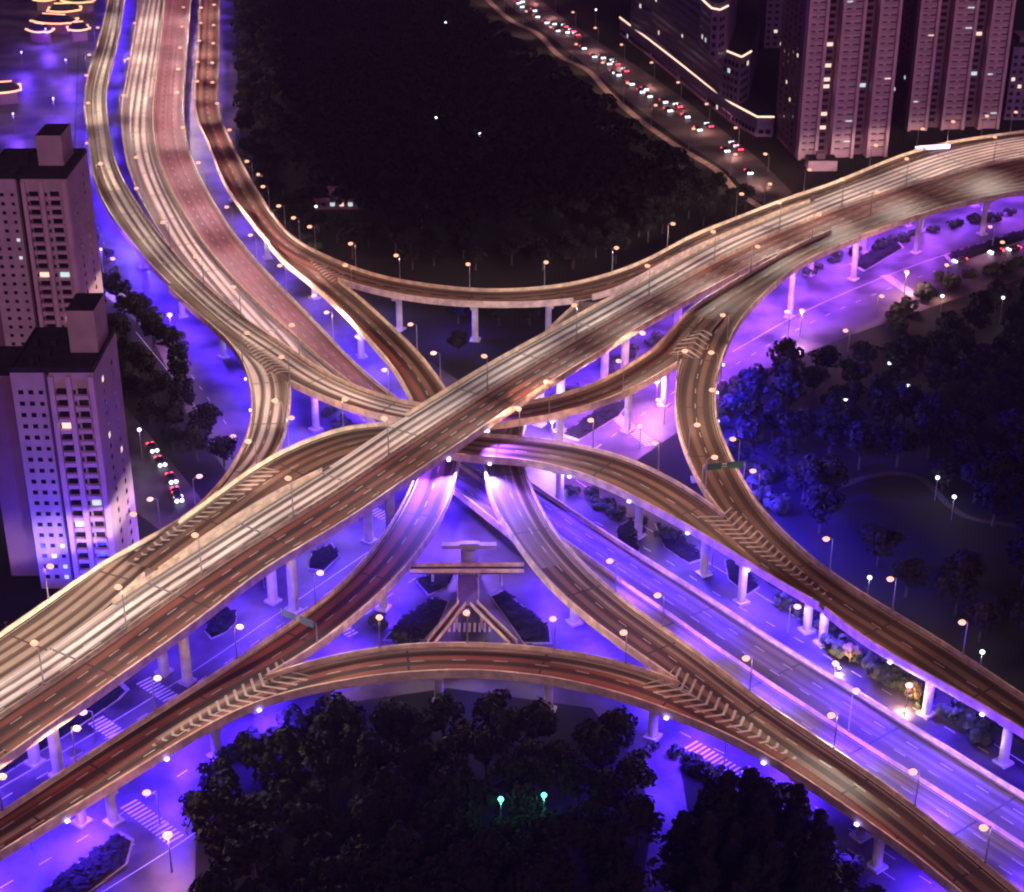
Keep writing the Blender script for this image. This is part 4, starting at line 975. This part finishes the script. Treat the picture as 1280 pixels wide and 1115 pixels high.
# ------------------------------------------------------------------ top street with traffic
sheet('far_street',[(590,-40),(640,10),(700,55),(745,92),(790,130),(850,175),(905,210),(945,250),(975,262),(990,240),(950,200),(900,160),(850,120),(800,85),(760,60),(700,20),(640,-30)],.03,M['street'])
M['glowwalk']=mat('sandy_pavement',(.52,.40,.30),.8,.3,.4)
kb=MB()
for q in strip_line([(588,-30),(610,0),(640,26),(672,42),(700,70),(735,88),(760,115),(800,150),(850,185),(895,212),(920,238),(955,262)],.16,3.4): kb.quad(*q); 
tag(kb.build('pavement',M['glowwalk']),kind='structure')
fl2=[]
P=resample(np.array([at(x,y)[:2] for x,y in crspline([(600,-20),(640,24),(700,66),(760,110),(800,146),(850,180),(905,214),(955,258)])]),12)
Pn=resample(np.array([at(x,y)[:2] for x,y in crspline([(650,-20),(705,22),(765,65),(810,92),(860,130),(910,170),(960,215)])]),11)
for p in Pn: put_lamp(P_GND,(p[0],p[1],.17),math.radians(200),'street lamp along the building side of the far street','street lamps on the building side of the far street')
for k,p in enumerate(P):
    put_lamp(P_STD,(p[0],p[1],.17),math.radians(20),'street lamp on the sandy pavement along the far street','street lamps on the far street')
def car_proto():
    M['carp']=mat('car_paint',(.12,.11,.13),.3); M['tyre']=mat('tyre',(.02,.02,.02),.9)
    root=empty('car'); b=MB(); prof=[(-2.2,.35),(2.2,.35),(2.25,.75),(1.3,.95),(-1.95,1.0),(-2.25,.8)]
    L=[(x,-.88,z) for x,z in prof]; Rr=[(x,.88,z) for x,z in prof]; n=len(prof)
    for k in range(n): j=(k+1)%n; b.quad(L[k],L[j],Rr[j],Rr[k])
    b.poly(L[::-1]); b.poly(Rr); b.build('body',M['carp'],root)
    c=MB(); lo=[(-1.6,-.82,.96),(1.0,-.82,.96),(1.0,.82,.96),(-1.6,.82,.96)]; hi=[(-1.1,-.66,1.48),(.3,-.66,1.48),(.3,.66,1.48),(-1.1,.66,1.48)]
    for k in range(4): j=(k+1)%4; c.quad(lo[k],lo[j],hi[j],hi[k])
    c.poly(hi); c.build('cabin',M['glass'],root)
    for x in(-1.35,1.35):
        for y in(-.86,.86):
            t=MB(); t.tube((x,y-.1,.34),(x,y+.1,.34),.34,.34,12); t.build('wheel',M['tyre'],root)
    for y in(-.6,.6):
        t=MB(); t.ball((2.3,y,.66),.6,.55,.45,8); t.build('headlight',M['white'],root)
        t=MB(); t.ball((-2.3,y,.72),.4,.42,.3,8); t.build('tail_light',M['redl'],root)
    return root
car0=car_proto(); used_car=False
L1=resample(np.array([at(x,y)[:2] for x,y in crspline([(620,-20),(660,12),(720,52),(770,90),(820,125),(870,158),(915,192),(960,235)])]),400)
D1=np.r_[0,np.cumsum(np.linalg.norm(np.diff(L1,axis=0),axis=1))]
def cars_on(L1,D1,starts,off,flip,where):
    global used_car
    for s in starts:
        i=int(np.searchsorted(D1,s*D1[-1])); i=min(max(i,1),len(L1)-2); t=L1[i+1]-L1[i-1]; t/=np.linalg.norm(t); n=np.array([-t[1],t[0]]); p=L1[i]+n*off
        if used_car: o=copy_tree(car0)
        else: o=car0; used_car=True
        p=p+n*random.uniform(-.5,.5)+t*random.uniform(-5,5)
        o.location=(p[0],p[1],.05); o.rotation_euler=(0,0,math.atan2(t[1],t[0])+(math.pi if flip else 0)); o.scale=(1.15,1.15,1.1)
        tag(o,where,'car','cars '+where.split(' ',2)[2] if False else where)
cars_on(L1,D1,[.04,.09,.14,.17,.22,.26,.30,.42,.45,.53,.56,.60,.63,.66,.72,.80,.88,.96],-1.8,False,'dark car with white headlights queuing on the far street near lanes')
cars_on(L1,D1,[.06,.12,.19,.27,.33,.47,.50,.62,.68,.74],1.6,False,'dark car with white headlights in the middle lane of the far street')
cars_on(L1,D1,[.10,.30,.32,.34,.49,.51,.54,.71,.78,.85,.87],5.2,True,'dark car showing red tail lights in the outer lane of the far street')
L2=resample(np.array([at(x,y)[:2] for x,y in crspline([(1130,352),(1190,330),(1240,318),(1300,305)])]),200); D2=np.r_[0,np.cumsum(np.linalg.norm(np.diff(L2,axis=0),axis=1))]
cars_on(L2,D2,[.45,.62,.7,.82],0,True,'car on the ground street under the right end of the main flyover')
L3=resample(np.array([at(x,y)[:2] for x,y in crspline([(175,538),(195,570),(215,605),(230,640)])]),200); D3=np.r_[0,np.cumsum(np.linalg.norm(np.diff(L3,axis=0),axis=1))]
cars_on(L3,D3,[.3,.5,.64,.8,.9],0,False,'car on the side street right of the near left tower')

# ------------------------------------------------------------------ small road furniture
def gantry(key,x,y,label,n,col):
    r=R[key]; i=nearest_px(key,x,y); c=r.c[i]; z=r.z[i]+LIFT[key]; a=math.atan2(r.n[i][1],r.n[i][0]); hw=r.hw[i]-.2
    root=empty('sign_gantry',(c[0],c[1],z),a); m=MB()
    for s in(-1,1): m.tube((s*hw,0,1.0 if True else 0),(s*hw,0,6.2),.16,.16,8)
    m.tube((-hw,0,6.2),(hw,0,6.2),.14,.14,6); m.tube((-hw,0,5.5),(hw,0,5.5),.1,.1,6); m.build('frame',M['steel'],root)
    for k in range(n):
        xx=-hw+(k+.5)*2*hw/n; p=MB(); p.box((xx,-.25,5.8),(2*hw/n*.75,.1,1.9)); p.build('sign_panel',col,root)
    tag(root,label,'road sign')
M['gsign']=mat('green_sign',(.01,.05,.035),.4); M['bsign']=mat('blue_sign',(.10,.14,.22),.4)
gantry('F',905,605,'green road sign gantry of two panels over the right bend ramp',2,M['gsign'])
gantry('C2',362,790,'grey road sign gantry over the dark red ramp before the lower left fork',2,M['bsign'])
def cushion(x,y,z,rz,label):
    p=at(x,y,z); root=empty('crash_cushion',(p[0],p[1],z)); root.rotation_euler=(0,0,rz); m=MB(); m.prism([(0,-1.2),(3.4,-.5),(3.4,.5),(0,1.2)],.02,1.1); m.build('body',M['roof'],root)
    m=MB()
    for k in range(3): m.box((.6+k,0,1.14),(.35,1.7-.4*k,.06))
    m.build('stripe',M['paint'],root); tag(root,label,'crash cushion')
cushion(1158,256,16.2,math.radians(40),'dark crash cushion where the lower right ramp leaves the main flyover')

# strong flood at the bright crossing under the centre
for (x,y,pw,cl,lb) in ((690,560,26000,(.8,.5,.9),'very bright tall floodlight mast at the crossing just above the brown arched ramp'),(655,600,9000,(.5,.35,1),'bright floodlight mast below the brown arched ramp'),(1000,420,14000,(1,.45,.6),'added pink mast tinting the ground street left of the right park'),(1130,370,14000,(1,.45,.6),'added pink mast tinting the ground street above the right park'),(820,510,16000,(1,.42,.6),'pink lit street mast beneath the gap right of the bright crossing'),(215,425,4500,(1,.4,.75),'pink lit street mast on the side street beside the trees'),(215,1090,5000,(1,.4,.7),'pink lit street mast beside the bottom left planting bed')):  # two masts by the right park are added to tint the street
    p=at(x,y,0); root=empty('light_mast',(p[0],p[1],0)); m=MB(); m.tube((0,0,0),(0,0,8.6),.2,.14,8); m.build('pole',M['steel'],root)
    m=MB(); m.ball((0,0,9),1.0,1.0,.6,10); m.build('lamp_globe',M['warm'],root)
    light('mast_light','POINT',(0,0,7.9),pw,cl,root,radius=.5); tag(root,lb,'light mast')
for k,(x,y) in enumerate(((30,90),(70,150),(20,170),(85,100),(60,60),(95,380),(130,345))):  # added blue lamps that give the grounds a violet wash
    p=at(x,y,0); root=empty('added_blue_lamp',(p[0],p[1],0)); m=MB(); m.tube((0,0,0),(0,0,10),.12,.1,8); m.build('pole',M['steel'],root)
    m=MB(); m.ball((0,0,10.3),.4,.4,.3,8); m.build('lamp_globe',M['blue'],root); light('lamp_light','POINT',(0,0,9.5),26000,(.14,.04,1),root,radius=.4)
    tag(root,'added blue lamp tinting the grounds behind the left towers','added lamp','added blue lamps behind the left towers')

# ------------------------------------------------------------------ night haze
HAZE=0.00013
if HAZE:
    hz=MB(); hz.prism([(-900,-60),(900,-60),(900,1900),(-900,1900)],-1,CH+12); mh=bpy.data.materials.new('haze'); mh.use_nodes=True; n=mh.node_tree; n.nodes.remove(n.nodes['Principled BSDF'])
    pv=n.nodes.new('ShaderNodeVolumePrincipled'); pv.inputs['Color'].default_value=(.85,.75,.95,1); pv.inputs['Density'].default_value=HAZE; pv.inputs['Anisotropy'].default_value=.3
    n.links.new(pv.outputs[0],n.nodes['Material Output'].inputs['Volume']); tag(hz.build('haze',mh),kind='stuff')

# two lit trees beside the right ramp; lamp gold put into leaf colour
for k,(x,y,lb) in enumerate(((1062,828,'golden lit tree under the right ramp, the one nearer the centre'),(1143,880,'golden lit tree under the right ramp, the one nearer the right edge'))):
    p=at(x,y,0); o=tree_at(p[0],p[1],1,.5,lb,None,None); o.children[1 if 'crown' in o.children[1].name else 0]
    for ch in o.children:
        if 'crown' in ch.name: ch.data=ch.data.copy(); ch.data.materials[0]=mat('lamplit_leaf',(.25,.17,.07),.8,c2=(.4,.3,.14),scale=.5)
    pos=(p[0]-3,p[1]-3.5,0); root=empty('tree_uplight',pos); m=MB(); m.tube((0,0,0),(0,0,.7),.12,.16,8); m.build('stand',M['steel'],root); m=MB(); m.ball((0,0,.8),.3,.3,.2,8); m.build('lamp_globe',M['warm'],root)
    light('uplight','POINT',(0,0,1.6),2600,(1,.6,.3),root,radius=.3); tag(root,'small warm uplight at the foot of the golden tree '+('nearer the centre','nearer the right edge')[k],'uplight')
